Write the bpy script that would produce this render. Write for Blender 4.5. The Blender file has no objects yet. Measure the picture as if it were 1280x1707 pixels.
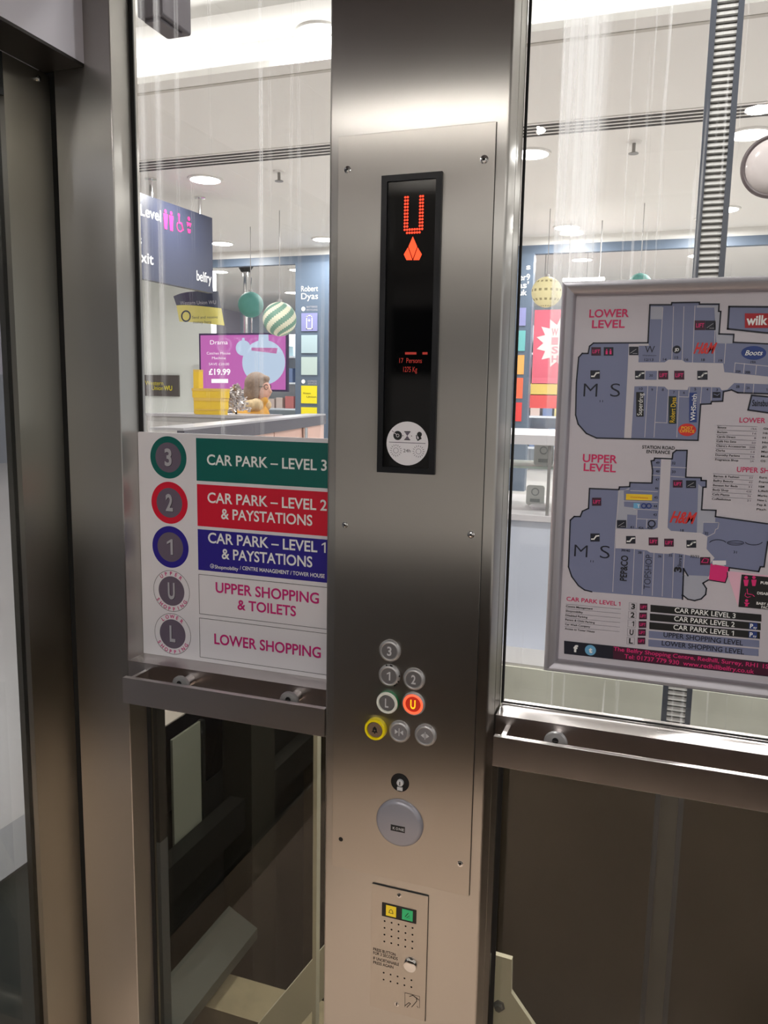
import bpy, bmesh, math, random
from mathutils import Vector, Matrix
random.seed(4)
sc = bpy.context.scene
COL = sc.collection

# ------------------------------------------------------------------ camera
YAW, PITCH, ROLL, FPX = math.radians(19.416), math.radians(8.263), math.radians(1.007), 1335.1
CAM = Vector((0.0, -1.25, 1.55))
_f = Vector((-math.sin(YAW)*math.cos(PITCH), math.cos(YAW)*math.cos(PITCH), -math.sin(PITCH)))
_r = _f.cross(Vector((0, 0, 1))).normalized(); _u = _r.cross(_f)
_r, _u = math.cos(ROLL)*_r + math.sin(ROLL)*_u, -math.sin(ROLL)*_r + math.cos(ROLL)*_u
cd = bpy.data.cameras.new('camera'); cam = bpy.data.objects.new('camera', cd); COL.objects.link(cam)
cd.sensor_fit = 'VERTICAL'; cd.sensor_height = 36.0; cd.lens = FPX/1707*36.0; cd.clip_start = 0.02; cd.clip_end = 200
m = Matrix.Identity(4)
for i in range(3):
    m[i][0], m[i][1], m[i][2], m[i][3] = _r[i], _u[i], -_f[i], CAM[i]
cam.matrix_world = m
sc.camera = cam

# ------------------------------------------------------------------ world, exposure
wd = bpy.data.worlds.new('world'); sc.world = wd; wd.use_nodes = True
bg = wd.node_tree.nodes['Background']; bg.inputs[0].default_value = (0.96, 0.98, 1.0, 1); bg.inputs[1].default_value = 0.72
sc.view_settings.view_transform = 'Standard'; sc.view_settings.look = 'None'
sc.view_settings.exposure = 0.0; sc.view_settings.gamma = 1.0; sc.view_settings.use_curve_mapping = False
try:
    sc.cycles.use_denoising = True
    sc.cycles.transparent_max_bounces = 24; sc.cycles.max_bounces = 10; sc.cycles.glossy_bounces = 6
    sc.cycles.sample_clamp_indirect = 4.0
except Exception:
    pass
MALL_W, LIFT_W = 27.0, 12.5      # watts of one mall downlight, of one lift spotlight

# ------------------------------------------------------------------ photo measuring: a pixel to a point on a plane
def ray(px, py): return _f*FPX + _r*(px-640) - _u*(py-853.5)
def at(px, py, Y):
    d = ray(px, py); return CAM + d*((Y-CAM.y)/d.y)
def atz(px, py, Z):
    d = ray(px, py); return CAM + d*((Z-CAM.z)/d.z)
def atx(px, py, X):
    d = ray(px, py); return CAM + d*((X-CAM.x)/d.x)

# ------------------------------------------------------------------ materials
def lin(c):
    c = c/255.0
    return c/12.92 if c <= .04045 else ((c+.055)/1.055)**2.4
def rgb(r, g, b): return (lin(r), lin(g), lin(b), 1)
MATS = {}
def mat(name, col, rough=.5, metal=0, emit=0, ecol=None, spec=.5, coat=0, var=0, vscale=6):
    if name in MATS: return MATS[name]
    M = bpy.data.materials.new(name); M.use_nodes = True; MATS[name] = M
    b = M.node_tree.nodes['Principled BSDF']; N = M.node_tree.nodes; L = M.node_tree.links
    b.inputs['Base Color'].default_value = col; b.inputs['Roughness'].default_value = rough
    b.inputs['Metallic'].default_value = metal; b.inputs['Specular IOR Level'].default_value = spec
    if coat: b.inputs['Coat Weight'].default_value = coat; b.inputs['Coat Roughness'].default_value = .05
    if emit:
        b.inputs['Emission Color'].default_value = ecol or col; b.inputs['Emission Strength'].default_value = emit
    if var:
        tc = N.new('ShaderNodeTexCoord'); nz = N.new('ShaderNodeTexNoise'); nz.inputs['Scale'].default_value = vscale; nz.inputs['Detail'].default_value = 6
        mx = N.new('ShaderNodeMix'); mx.data_type = 'RGBA'
        mx.inputs[6].default_value = tuple(c*(1-var) for c in col[:3])+(1,); mx.inputs[7].default_value = tuple(min(1, c*(1+var)) for c in col[:3])+(1,)
        L.new(tc.outputs['Object'], nz.inputs['Vector']); L.new(nz.outputs['Fac'], mx.inputs[0]); L.new(mx.outputs[2], b.inputs['Base Color'])
    return M
def steel(name, col, rough=.25, aniso=1.0, rot=0.0, smudge=.03):
    M = mat(name, col, rough, 1.0); b = M.node_tree.nodes['Principled BSDF']; N = M.node_tree.nodes; L = M.node_tree.links
    b.inputs['Anisotropic'].default_value = aniso; b.inputs['Anisotropic Rotation'].default_value = rot
    tg = N.new('ShaderNodeTangent'); tg.direction_type = 'RADIAL'; tg.axis = 'Z'; L.new(tg.outputs[0], b.inputs['Tangent'])
    geo = N.new('ShaderNodeNewGeometry')
    nz = N.new('ShaderNodeTexNoise'); nz.inputs['Scale'].default_value = 5; nz.inputs['Detail'].default_value = 2
    mp = N.new('ShaderNodeMapping'); mp.inputs['Scale'].default_value = (1, 1, .35); L.new(geo.outputs['Position'], mp.inputs[0]); L.new(mp.outputs[0], nz.inputs['Vector'])
    mr = N.new('ShaderNodeMapRange'); mr.inputs[3].default_value = rough-smudge; mr.inputs[4].default_value = rough+smudge*1.6
    L.new(nz.outputs['Fac'], mr.inputs[0]); L.new(mr.outputs[0], b.inputs['Roughness'])
    mx = N.new('ShaderNodeMix'); mx.data_type = 'RGBA'
    mx.inputs[6].default_value = tuple(c*.93 for c in col[:3])+(1,); mx.inputs[7].default_value = tuple(min(1, c*1.04) for c in col[:3])+(1,)
    L.new(nz.outputs['Fac'], mx.inputs[0]); L.new(mx.outputs[2], b.inputs['Base Color'])
    return M
def glass(name, tint=(.985, .99, .985, 1), dirt=None, f0=.03):
    M = bpy.data.materials.new(name); M.use_nodes = True; MATS[name] = M; N = M.node_tree.nodes; L = M.node_tree.links; N.clear()
    out = N.new('ShaderNodeOutputMaterial'); tr = N.new('ShaderNodeBsdfTransparent'); tr.inputs[0].default_value = tint
    gl = N.new('ShaderNodeBsdfGlossy'); gl.inputs['Roughness'].default_value = .0; gl.inputs[0].default_value = (1, 1, 1, 1)
    lw = N.new('ShaderNodeLayerWeight'); lw.inputs[0].default_value = .5
    pw = N.new('ShaderNodeMath'); pw.operation = 'POWER'; pw.inputs[1].default_value = 5; L.new(lw.outputs['Facing'], pw.inputs[0])
    ma = N.new('ShaderNodeMath'); ma.operation = 'MULTIPLY_ADD'; ma.inputs[1].default_value = .8; ma.inputs[2].default_value = f0; L.new(pw.outputs[0], ma.inputs[0])
    mx = N.new('ShaderNodeMixShader'); L.new(ma.outputs[0], mx.inputs[0]); L.new(tr.outputs[0], mx.inputs[1]); L.new(gl.outputs[0], mx.inputs[2])
    last = mx
    if dirt:                                   # (x0, x1, strength): a cloudy dried-drip band, plus faint streaks everywhere
        geo = N.new('ShaderNodeNewGeometry'); sp = N.new('ShaderNodeSeparateXYZ'); L.new(geo.outputs['Position'], sp.inputs[0])
        mp = N.new('ShaderNodeMapping'); mp.inputs['Scale'].default_value = (60, 1, .9); L.new(geo.outputs['Position'], mp.inputs[0])
        nz = N.new('ShaderNodeTexNoise'); nz.inputs['Scale'].default_value = 1.6; nz.inputs['Detail'].default_value = 5; L.new(mp.outputs[0], nz.inputs['Vector'])
        st = N.new('ShaderNodeMapRange'); st.inputs[1].default_value = .60; st.inputs[2].default_value = .76; st.inputs[3].default_value = 0; st.inputs[4].default_value = .30
        L.new(nz.outputs['Fac'], st.inputs[0])
        tot = st
        for (x0, x1, z0, s) in dirt:
            a = N.new('ShaderNodeMapRange'); a.inputs[1].default_value = x0; a.inputs[2].default_value = x0+.003
            c = N.new('ShaderNodeMapRange'); c.inputs[1].default_value = x1+.008; c.inputs[2].default_value = x1
            z = N.new('ShaderNodeMapRange'); z.inputs[1].default_value = z0-.15; z.inputs[2].default_value = z0+.15
            n2 = N.new('ShaderNodeMapRange'); n2.inputs[1].default_value = .35; n2.inputs[2].default_value = .7; n2.inputs[3].default_value = s*.35; n2.inputs[4].default_value = s
            L.new(sp.outputs[0], a.inputs[0]); L.new(sp.outputs[0], c.inputs[0]); L.new(sp.outputs[2], z.inputs[0]); L.new(nz.outputs['Fac'], n2.inputs[0])
            p = None
            for q in (a, c, z, n2):
                if p is None: p = q; continue
                k = N.new('ShaderNodeMath'); k.operation = 'MULTIPLY'; L.new(p.outputs[0], k.inputs[0]); L.new(q.outputs[0], k.inputs[1]); p = k
            s2 = N.new('ShaderNodeMath'); s2.operation = 'MAXIMUM'; L.new(tot.outputs[0], s2.inputs[0]); L.new(p.outputs[0], s2.inputs[1]); tot = s2
        df = N.new('ShaderNodeBsdfDiffuse'); df.inputs[0].default_value = (.9, .9, .9, 1); tl = N.new('ShaderNodeBsdfTranslucent'); tl.inputs[0].default_value = (1, 1, 1, 1)
        md = N.new('ShaderNodeMixShader'); md.inputs[0].default_value = .93; L.new(df.outputs[0], md.inputs[1]); L.new(tl.outputs[0], md.inputs[2])
        m2 = N.new('ShaderNodeMixShader'); L.new(tot.outputs[0], m2.inputs[0]); L.new(mx.outputs[0], m2.inputs[1]); L.new(md.outputs[0], m2.inputs[2]); last = m2
    L.new(last.outputs[0], out.inputs[0])
    return M

STEEL = steel('brushed_steel', (.54, .52, .49, 1), .29)
STEEL_P = steel('panel_steel', (.55, .52, .48, 1), .33)
STEEL_R = steel('rail_steel', (.70, .66, .65, 1), .28)
CHROME = mat('chrome', (.8, .8, .8, 1), .12, 1)
SATIN = mat('satin_grey', rgb(170, 168, 168), .38, .55)
SATIN_D = mat('satin_dark', rgb(112, 110, 112), .42, .4)
SATIN_M = mat('satin_mid', rgb(132, 130, 134), .4, .4)
RAISED = mat('raised_silver', rgb(205, 205, 208), .4, .2)
BLACK = mat('black_rubber', rgb(10, 10, 11), .6)
BLKGLOSS = mat('black_gloss', rgb(3, 3, 4), .06, 0, spec=.28)
BLKFRAME = mat('black_bezel', rgb(11, 12, 17), .38, 0, spec=.3)
HOLE = mat('dark_hole', rgb(12, 8, 8), .8)
PWHITE = mat('print_white', rgb(232, 228, 232), .45)
PDARK = mat('print_navy', rgb(16, 20, 38), .5)
PBLACK = mat('print_black', rgb(20, 20, 22), .5)
PMAG = mat('print_magenta', rgb(205, 30, 120), .5)
PPINK = mat('print_pink_red', rgb(212, 40, 100), .5)
PGREEN = mat('print_green', rgb(0, 98, 90), .4)
PRED = mat('print_red', rgb(216, 16, 50), .4)
PBLUE = mat('print_blue', rgb(42, 30, 140), .4)
PGREY = mat('print_grey', rgb(104, 92, 108), .5)
PLGREY = mat('print_light_grey', rgb(178, 176, 182), .5)
PWORD = mat('print_letter_white', rgb(246, 246, 244), .5)
PAPER = mat('map_paper', rgb(204, 198, 206), .45)
MAPB = mat('print_slate_blue', rgb(122, 128, 160), .5)
MAPL = mat('print_pale_slate', rgb(172, 174, 188), .5)
MAPC = mat('print_corridor', rgb(202, 197, 204), .5)
MAPX = mat('print_maroon', rgb(60, 18, 44), .5)
MAPR = mat('print_logo_red', rgb(215, 45, 40), .5)
MAPK = mat('print_wilk_red', rgb(170, 20, 34), .5)
MAPY = mat('print_yellow', rgb(245, 205, 40), .5)
MAPBL = mat('print_logo_blue', rgb(35, 60, 130), .5)
MAPSKY = mat('print_sky_blue', rgb(110, 175, 215), .5)
MAPPK = mat('print_hot_pink', rgb(225, 40, 120), .5)
MAPPL = mat('print_pale_pink', rgb(235, 185, 205), .5)
LINE = mat('print_thin_grey', rgb(120, 118, 128), .5)
CEIL = mat('ceiling_white', rgb(236, 234, 230), .7)
TILE = mat('floor_tile', rgb(206, 202, 198), .3, var=.06, vscale=2)
SLABM = mat('slab_concrete', rgb(238, 236, 220), .8, var=.2, vscale=5)
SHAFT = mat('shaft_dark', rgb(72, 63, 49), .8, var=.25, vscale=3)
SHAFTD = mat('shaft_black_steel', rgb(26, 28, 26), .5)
CREAM = mat('cream_paint', rgb(245, 243, 222), .5)
LFLOOR = mat('lift_floor', rgb(226, 204, 186), .45, var=.05, vscale=20)
LCEIL = mat('lift_ceiling', rgb(92, 84, 84), .35, .7)
SLATE = mat('slate_sign', rgb(58, 62, 82), .35)
SHOPDK = mat('shopfront_blue_grey', rgb(92, 106, 124), .4)
WALLG = mat('pale_green_wall', rgb(238, 243, 236), .7)
GLOW = mat('downlight_glow', (1, 1, 1, 1), .5, 0, 14, (1, .98, .95, 1))
GLASS = glass('clear_glass')

# ------------------------------------------------------------------ mesh building
_txt = {}
def text_mesh(s, off):
    k = (s, off)
    if k not in _txt:
        cu = bpy.data.curves.new('t', 'FONT'); cu.body = s; cu.offset = off; cu.resolution_u = 4
        ob = bpy.data.objects.new('t', cu); COL.objects.link(ob); bpy.context.view_layer.update()
        dg = bpy.context.evaluated_depsgraph_get(); me = bpy.data.meshes.new_from_object(ob.evaluated_get(dg))
        vs = [(v.co.x, v.co.y) for v in me.vertices]; fs = [tuple(p.vertices) for p in me.polygons]
        bpy.data.objects.remove(ob); bpy.data.curves.remove(cu); bpy.data.meshes.remove(me)
        if not vs: vs = [(0, 0)]
        _txt[k] = (vs, fs, min(v[0] for v in vs), max(v[0] for v in vs))
    return _txt[k]
CAPH = max(v[1] for v in text_mesh('H', 0)[0])

class MB:
    def __init__(s): s.v = []; s.f = []; s.m = []; s.mats = []
    def mi(s, m):
        if m not in s.mats: s.mats.append(m)
        return s.mats.index(m)
    def add(s, vs, fs, m):
        o = len(s.v); s.v += [Vector(v) for v in vs]; k = s.mi(m)
        for f in fs: s.f.append(tuple(i+o for i in f)); s.m.append(k)
        return s
    def poly(s, pts, m): return s.add(pts, [tuple(range(len(pts)))], m)
    def box(s, x0, x1, y0, y1, z0, z1, m):
        vs = [(x, y, z) for z in (z0, z1) for y in (y0, y1) for x in (x0, x1)]
        return s.add(vs, [(0, 2, 3, 1), (4, 5, 7, 6), (0, 1, 5, 4), (2, 6, 7, 3), (0, 4, 6, 2), (1, 3, 7, 5)], m)
    def prism(s, pts, d, m):                # polygon swept along vector d
        n = len(pts); d = Vector(d); vs = [Vector(p) for p in pts]; vs += [p+d for p in vs[:n]]
        fs = [tuple(range(n))[::-1], tuple(range(n, 2*n))] + [(i, (i+1) % n, n+(i+1) % n, n+i) for i in range(n)]
        return s.add(vs, fs, m)
    def rbox(s, x0, x1, y0, y1, z0, z1, r, m, seg=4):    # vertical edges rounded
        P = []
        for cx_, cy_, a0 in ((x1-r, y0+r, -90), (x1-r, y1-r, 0), (x0+r, y1-r, 90), (x0+r, y0+r, 180)):
            for i in range(seg+1):
                a = math.radians(a0+90*i/seg); P.append((cx_+r*math.cos(a), cy_+r*math.sin(a), z0))
        return s.prism(P, (0, 0, z1-z0), m)
    def rboxz(s, x0, x1, y0, y1, z0, z1, r, m, seg=3):   # rounded in the XZ outline, swept along Y
        P = []
        for cx_, cz_, a0 in ((x1-r, z0+r, -90), (x1-r, z1-r, 0), (x0+r, z1-r, 90), (x0+r, z0+r, 180)):
            for i in range(seg+1):
                a = math.radians(a0+90*i/seg); P.append((cx_+r*math.cos(a), y0, cz_+r*math.sin(a)))
        return s.prism(P, (0, y1-y0, 0), m)
    def lathe(s, c, prof, m, seg=32, ax=(0, -1, 0)):      # profile of (radius, height along ax)
        ax = Vector(ax).normalized(); a = ax.orthogonal().normalized(); b = ax.cross(a); c = Vector(c); o = len(s.v); k = s.mi(m); n = len(prof)
        for (r, h) in prof:
            for i in range(seg):
                t = 2*math.pi*i/seg; s.v.append(c+ax*h+(a*math.cos(t)+b*math.sin(t))*r)
        for j in range(n-1):
            for i in range(seg):
                s.f.append((o+j*seg+i, o+j*seg+(i+1) % seg, o+(j+1)*seg+(i+1) % seg, o+(j+1)*seg+i)); s.m.append(k)
        s.f.append(tuple(o+i for i in range(seg))[::-1]); s.m.append(k)
        s.f.append(tuple(o+(n-1)*seg+i for i in range(seg))); s.m.append(k)
        return s
    def tube(s, p0, p1, r, m, seg=12, r1=None):
        p0, p1 = Vector(p0), Vector(p1); d = p1-p0
        return s.lathe(p0, [(r, 0), (r if r1 is None else r1, d.length)], m, seg, d)
    def sphere(s, c, r, m, seg=20, ring=12, sc_=(1, 1, 1)):
        c = Vector(c); o = len(s.v); k = s.mi(m)
        for j in range(ring+1):
            th = math.pi*j/ring
            for i in range(seg):
                t = 2*math.pi*i/seg; s.v.append(c+Vector((r*sc_[0]*math.sin(th)*math.cos(t), r*sc_[1]*math.sin(th)*math.sin(t), r*sc_[2]*math.cos(th))))
        for j in range(ring):
            for i in range(seg):
                s.f.append((o+j*seg+i, o+(j+1)*seg+i, o+(j+1)*seg+(i+1) % seg, o+j*seg+(i+1) % seg)); s.m.append(k)
        return s
    def torus(s, c, R, r, m, ax=(0, -1, 0), seg=40, sg2=8):
        ax = Vector(ax).normalized(); a = ax.orthogonal().normalized(); b = ax.cross(a); c = Vector(c); o = len(s.v); k = s.mi(m)
        for i in range(seg):
            t = 2*math.pi*i/seg; d = a*math.cos(t)+b*math.sin(t)
            for j in range(sg2):
                q = 2*math.pi*j/sg2; s.v.append(c+d*(R+r*math.cos(q))+ax*(r*math.sin(q)))
        for i in range(seg):
            for j in range(sg2):
                s.f.append((o+i*sg2+j, o+((i+1) % seg)*sg2+j, o+((i+1) % seg)*sg2+(j+1) % sg2, o+i*sg2+(j+1) % sg2)); s.m.append(k)
        return s
    # ---- flat printing on a plane y = Y facing the lift (pixel coordinates measured on the photo)
    def pp(s, Y, pts, m): return s.poly([at(x, y, Y) for x, y in pts], m)
    def rect(s, Y, x0, x1, z0, z1, m): return s.poly([(x0, Y, z0), (x1, Y, z0), (x1, Y, z1), (x0, Y, z1)], m)
    def pline(s, Y, pts, w, m, closed=False):
        P = [at(x, y, Y) for x, y in pts]; n = len(P); hw = w/2
        for i in range(n if closed else n-1):
            a, b = P[i], P[(i+1) % n]; d = (b-a)
            if d.length < 1e-6: continue
            d.normalize(); q = Vector((-d.z, 0, d.x))*hw; e = d*hw
            s.poly([a-e-q, b+e-q, b+e+q, a-e+q], m)
        return s
    def disc(s, Y, cx_, cz_, r, m, seg=40, r2=None):
        if r2 is None: return s.poly([(cx_+r*math.cos(2*math.pi*i/seg), Y, cz_+r*math.sin(2*math.pi*i/seg)) for i in range(seg)], m)
        vs = []
        for i in range(seg):
            t = 2*math.pi*i/seg
            for q in (r, r2): vs.append((cx_+q*math.cos(t), Y, cz_+q*math.sin(t)))
        return s.add(vs, [(2*i, (2*i+2) % (2*seg), (2*i+3) % (2*seg), 2*i+1) for i in range(seg)], m)
    def text(s, t, O, U, V, w, cap, m, off=0.0, center=False, depth=0, shear=0.0):
        vs, fs, a, b = text_mesh(t, off)
        if not fs: return s
        O, U, V = Vector(O), Vector(U).normalized(), Vector(V).normalized()
        sy = cap/CAPH; sx = (w/(b-a)) if w else sy
        o = -(b-a)*sx/2 if center else 0
        P = [O+U*((x-a)*sx+o+shear*y*sy)+V*(y*sy) for x, y in vs]
        s.add(P, fs, m)
        if depth:
            nrm = U.cross(V); s.add([p+nrm*depth for p in P], fs, m)
            cnt = {}
            for f in fs:
                for i in range(len(f)):
                    e = (f[i], f[(i+1) % len(f)]); cnt[e] = cnt.get(e, 0)+1
            n = len(P); s.add(P+[p+nrm*depth for p in P], [(a_, b_, b_+n, a_+n) for (a_, b_) in cnt if (b_, a_) not in cnt], m)
        return s
    def one(s, O, U, V, w, cap, m):                      # a numeral 1 with its flag, centred on O
        O, U, V = Vector(O), Vector(U).normalized(), Vector(V).normalized(); st = cap*.165
        P = [(.0, 0), (st, 0), (st, cap), (st*.25, cap), (-w*.52, cap*.80), (-w*.52, cap*.66), (0, cap*.80)]
        return s.poly([O+U*(x+w*.05)+V*y for x, y in P], m)
    def pt(s, Y, t, p0, p1, cap, m, off=0.0, shear=0.0):         # level lettering, baseline from pixel p0 to pixel p1, cap height in pixels
        a, b = at(*p0, Y), at(*p1, Y); h = a.z - at(p0[0], p0[1]+cap, Y).z
        if t.endswith(' 1') or t == '1':
            zc = b.z if t != '1' else (a.z+b.z)/2; s.one((b.x-h*.18, Y, (a.z+b.z)/2), (1, 0, 0), (0, 0, 1), h*.5, h, m)
            if t == '1': return s
            t = t[:-2]; b = a+(b-a)*1.0; b.x -= h*.85
        mid = (a+b)/2; mid.z = (a.z+b.z)/2
        return s.text(t, mid, (1, 0, 0), (0, 0, 1), (b.x-a.x), h, m, off, True, 0, shear)
    def ptv(s, Y, t, p0, p1, cap, m, off=0.0):        # lettering that reads upwards
        a, b = at(*p0, Y), at(*p1, Y); h = abs(at(p0[0]+cap, p0[1], Y).x - a.x)
        return s.text(t, a, (0, 0, 1), (-1, 0, 0), b.z-a.z, h, m, off)
    def build(s, name, parent=None, loc=None, smooth=False, bevel=0):
        me = bpy.data.meshes.new(name); L = loc or Vector((0, 0, 0))
        me.from_pydata([tuple(v-L) for v in s.v], [], s.f)
        for m_ in s.mats: me.materials.append(m_)
        me.polygons.foreach_set('material_index', s.m)
        if smooth:
            me.polygons.foreach_set('use_smooth', [True]*len(me.polygons))
            try: me.set_sharp_from_angle(angle=math.radians(40))
            except Exception: pass
        me.update()
        o = bpy.data.objects.new(name, me); COL.objects.link(o)
        if parent is not None: o.parent = parent
        if bevel:
            bv = o.modifiers.new('bevel', 'BEVEL'); bv.width = bevel; bv.segments = 2; bv.limit_method = 'ANGLE'
        return o

def struct(name, mb, **k):
    o = mb.build(name, **k); o['kind'] = 'structure'; return o
class Thing:
    def __init__(s, name, label, cat, loc, group=None, kind=None):
        s.loc = Vector(loc); e = bpy.data.objects.new(name, None); COL.objects.link(e); e.location = s.loc; e.empty_display_size = .05
        e['label'] = label; e['category'] = cat
        if group: e['group'] = group
        if kind: e['kind'] = kind
        s.o = e
    def part(s, name, mb, parent=None, label=None, **k):
        o = mb.build(name, parent or s.o, s.loc, **k)
        if label: o['label'] = label
        return o
def solo(name, mb, label, cat, loc=None, group=None, **k):
    o = mb.build(name, None, Vector(loc) if loc else None, **k)
    if loc: o.location = Vector(loc)
    o['label'] = label; o['category'] = cat
    if group: o['group'] = group
    return o
def copy_tree(o, parent=None):
    c = o.copy(); COL.objects.link(c)
    if parent is not None: c.parent = parent
    for ch in list(o.children): copy_tree(ch, c)
    return c

# ================================================================== LIFT SHELL
FZ, CZ = .5, 3.3                     # mall floor and ceiling heights above the lift floor
YF, YG = .06, .12                    # front of the frame, face of the glass
XP, XC0, XC1 = -1.009, -.545, -.2525 # post edge, control column edges
struct('floor', MB().box(-1.16, .62, -1.75, .14, -.04, 0, LFLOOR))
struct('ceiling', MB().box(-1.16, .62, -1.75, .14, 2.45, 2.5, LCEIL))
struct('trim_1', MB().rbox(-1.138, XP, YF, .14, 0, 2.45, .002, STEEL), smooth=False)           # corner post left of the glass
struct('trim_2', MB().box(XP, XC0-.002, YF, .14, .915, 1.007, STEEL_R))                          # transom with sill, left bay
struct('trim_3', MB().box(XC1+.002, .62, YF, .14, .915, 1.008, STEEL_R))                         # transom with sill, right bay
struct('trim_4', MB().box(XC0+.012, XC1-.0012, .0645, .114, 0, 2.45, STEEL))                     # mullion behind the control column
struct('trim_5', MB().box(XC0+.012, XC1-.003, .060, .0645, 0, 2.45, BLACK))
b_ = MB(); b_.box(XP+.0005, XC0+.01, YF, .14, 0, .09, STEEL); b_.box(XC1, .62, YF, .14, 0, .09, STEEL); struct('baseboard_back', b_)
# wall behind the camera and on the right: dark lower panels, glass above, steel posts
wr = MB(); wr.box(-1.16, .62, -1.80, -1.75, 0, .95, mat('lift_lower_panel', rgb(46, 40, 36), .4, .3)); wr.box(-1.16, -1.05, -1.80, -1.75, .95, 2.45, STEEL); wr.box(.52, .62, -1.80, -1.75, .95, 2.45, STEEL); wr.box(-.33, -.2, -1.80, -1.75, .95, 2.45, STEEL); wr.box(-1.05, .52, -1.80, -1.75, 2.3, 2.45, STEEL)
struct('wall_rear', wr)
wq = MB(); wq.box(.62, .67, -1.8, .14, 0, .95, mat('lift_lower_panel', (0, 0, 0, 1))); wq.box(.62, .67, -1.8, -1.7, .95, 2.45, STEEL); wq.box(.62, .67, 0.04, .14, .95, 2.45, STEEL); wq.box(.62, .67, -1.7, .04, 2.3, 2.45, STEEL)
struct('wall_right', wq)

gx0, gx1 = at(926, 300, YG).x, at(992, 300, YG).x
GL = glass('dirty_glass_left', dirt=[(at(232, 200, YG).x, at(236, 200, YG).x, 1.2, .35), (at(258, 200, YG).x, at(261.5, 200, YG).x, 1.65, .40)])
GR = glass('dirty_glass_right', dirt=[(gx0, gx1, 1.62, .42), (at(995, 300, YG).x, at(1003, 300, YG).x, 1.75, .14)])
GS = glass('smoked_glass', tint=(.72, .70, .65, 1))
def window(n, x0, x1, z0, z1, g, lab):
    w = struct(n, MB().box(x0+.0005, x1, YG, YG+.008, z0, z1, g))
    k = MB(); k.box(x0+.0005, x0+.009, YG-.004, YG-.0005, z0, z1, BLACK); k.box(x1-.009, x1, YG-.004, YG-.0005, z0, z1, BLACK)
    k.build('gasket', w); return w
window('window_1', XP, XC0+.011, 1.008, 2.45, GL, '')
w2 = struct('window_2', MB().box(XC1-.0005, .62, YG, YG+.008, 1.009, 2.45, GR))
k = MB(); k.box(XC1-.0005, XC1+.004, YG-.004, YG-.0005, 1.009, 2.45, BLACK); k.box(XC1, .62, YG-.003, YG-.0005, 1.009, 1.012, BLACK); k.build('gasket', w2)
window('window_3', XP, XC0+.011, .09, .915, GS, '')
window('window_4', XC1-.0005, .62, .09, .915, GS, '')

# left side: header over the door, door leaf with steel stile
HX = -1.067
struct('wall_left', MB().box(-1.20, HX, -1.75, YF-.0005, 2.15, 2.45, mat('header_white_steel', rgb(226, 222, 232), .4, .1)))
struct('trim_12', MB().box(-1.1595, HX-.0005, -1.75, YF-.001, 2.1445, 2.1498, mat('soffit_shade', rgb(40, 35, 32), .45, .4)))  # plate added under the header, its weak light put into the dark colour
XD = -1.16
d = struct('door_1', MB().box(XD-.035, XD, -.043, .0725, .0, 2.143, steel('door_steel', (.42, .40, .34, 1), .32)))
g = MB(); g.box(XD-.022, XD-.012, -1.2, -.043, .12, 2.07, glass('door_glass_grey', tint=(.63, .64, .65, 1))); g.build('door_glass', d)
g = MB(); g.box(XD-.035, XD, -1.2, -.0435, 2.07, 2.143, SHAFTD); g.box(XD-.035, XD, -1.2, -.0435, 0, .12, STEEL); g.build('door_rail', d)
g = MB(); g.box(XD-.03, -1.139, .073, .11, 0, 2.149, BLACK); g.box(XD-.04, -1.1385, YF, .11, 2.1495, 2.45, BLACK); g.build('door_seal', d)
g = MB(); q = atx(62, 131, XD); g.lathe((XD+.0005, q.y, q.z), [(.006, 0), (.005, .004), (0.001, .005)], CHROME, 12, (1, 0, 0)); g.build('door_stop', d, smooth=True)
struct('wall_left.001', MB().box(-1.20, -1.16, -1.75, -1.2, 0, 2.15, STEEL))
# landing door outside the lift door
ld = MB(); 
for y0 in (-1.15, -.62, -.10): ld.box(-1.32, -1.29, y0, y0+.035, .5, 2.6, mat('landing_frame', rgb(150, 150, 155), .4, .5))
ld.box(-1.32, -1.29, -1.15, -.065, 2.52, 2.6, MATS['landing_frame'])
d2 = struct('door_2', ld); g = MB(); g.box(-1.31, -1.302, -1.115, -.1, .5, 2.52, glass('landing_glass', tint=(.74, .74, .77, 1))); g.build('door_glass', d2)

struct('trim_10', MB().box(-8.999, -8.96, -10, 15, FZ, 1.75, mat('dado_grey', rgb(160, 163, 172), .6)))
struct('trim_11', MB().box(-1.449, -1.29, -1.4, .3, .499, .505, mat('threshold_metal', rgb(170, 170, 170), .4, .5)))
struct('trim_9', MB().box(-1.34, -1.30, -1.4, .3, -.5, .498, mat('apron_grey', rgb(150, 156, 152), .6, var=.15, vscale=4)))
# lift spotlights, seen only as reflections in the steel and the glass
SPOTG = mat('spot_glow', (1, .97, .93, 1), .5, 0, 170, (1, .96, .90, 1))
for i, (x, y, lab) in enumerate(((-.50, -1.36, 'small lift spotlight in the ceiling behind the control column side'), (.20, -1.36, 'small lift spotlight in the ceiling on the map side'), (-1.0, -1.36, 'small added lift spotlight in the ceiling beside the door'))):  # third lamp added to carry the steel highlight further left
    t = Thing('spotlight', lab, 'light', (x, y, 2.45), 'lift ceiling spotlights')
    t.part('rim', MB().lathe((x, y, 2.45), [(.055, 0), (.054, .006), (.045, .008), (.044, .001)], SATIN, 24, (0, 0, -1)), smooth=True)
    t.part('lens', MB().lathe((x, y, 2.45), [(.044, .002), (.042, .006), (.002, .007)], SPOTG, 24, (0, 0, -1)))
    l = bpy.data.lights.new('spot_lamp', 'SPOT'); l.spot_size = math.radians(96); l.spot_blend = .9; l.shadow_soft_size = .04; l.energy = LIFT_W*4; l.color = (1, .93, .84)
    lo = bpy.data.objects.new('spot_lamp', l); COL.objects.link(lo); lo.parent = t.o; lo.location = (0, 0, -.03)

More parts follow.
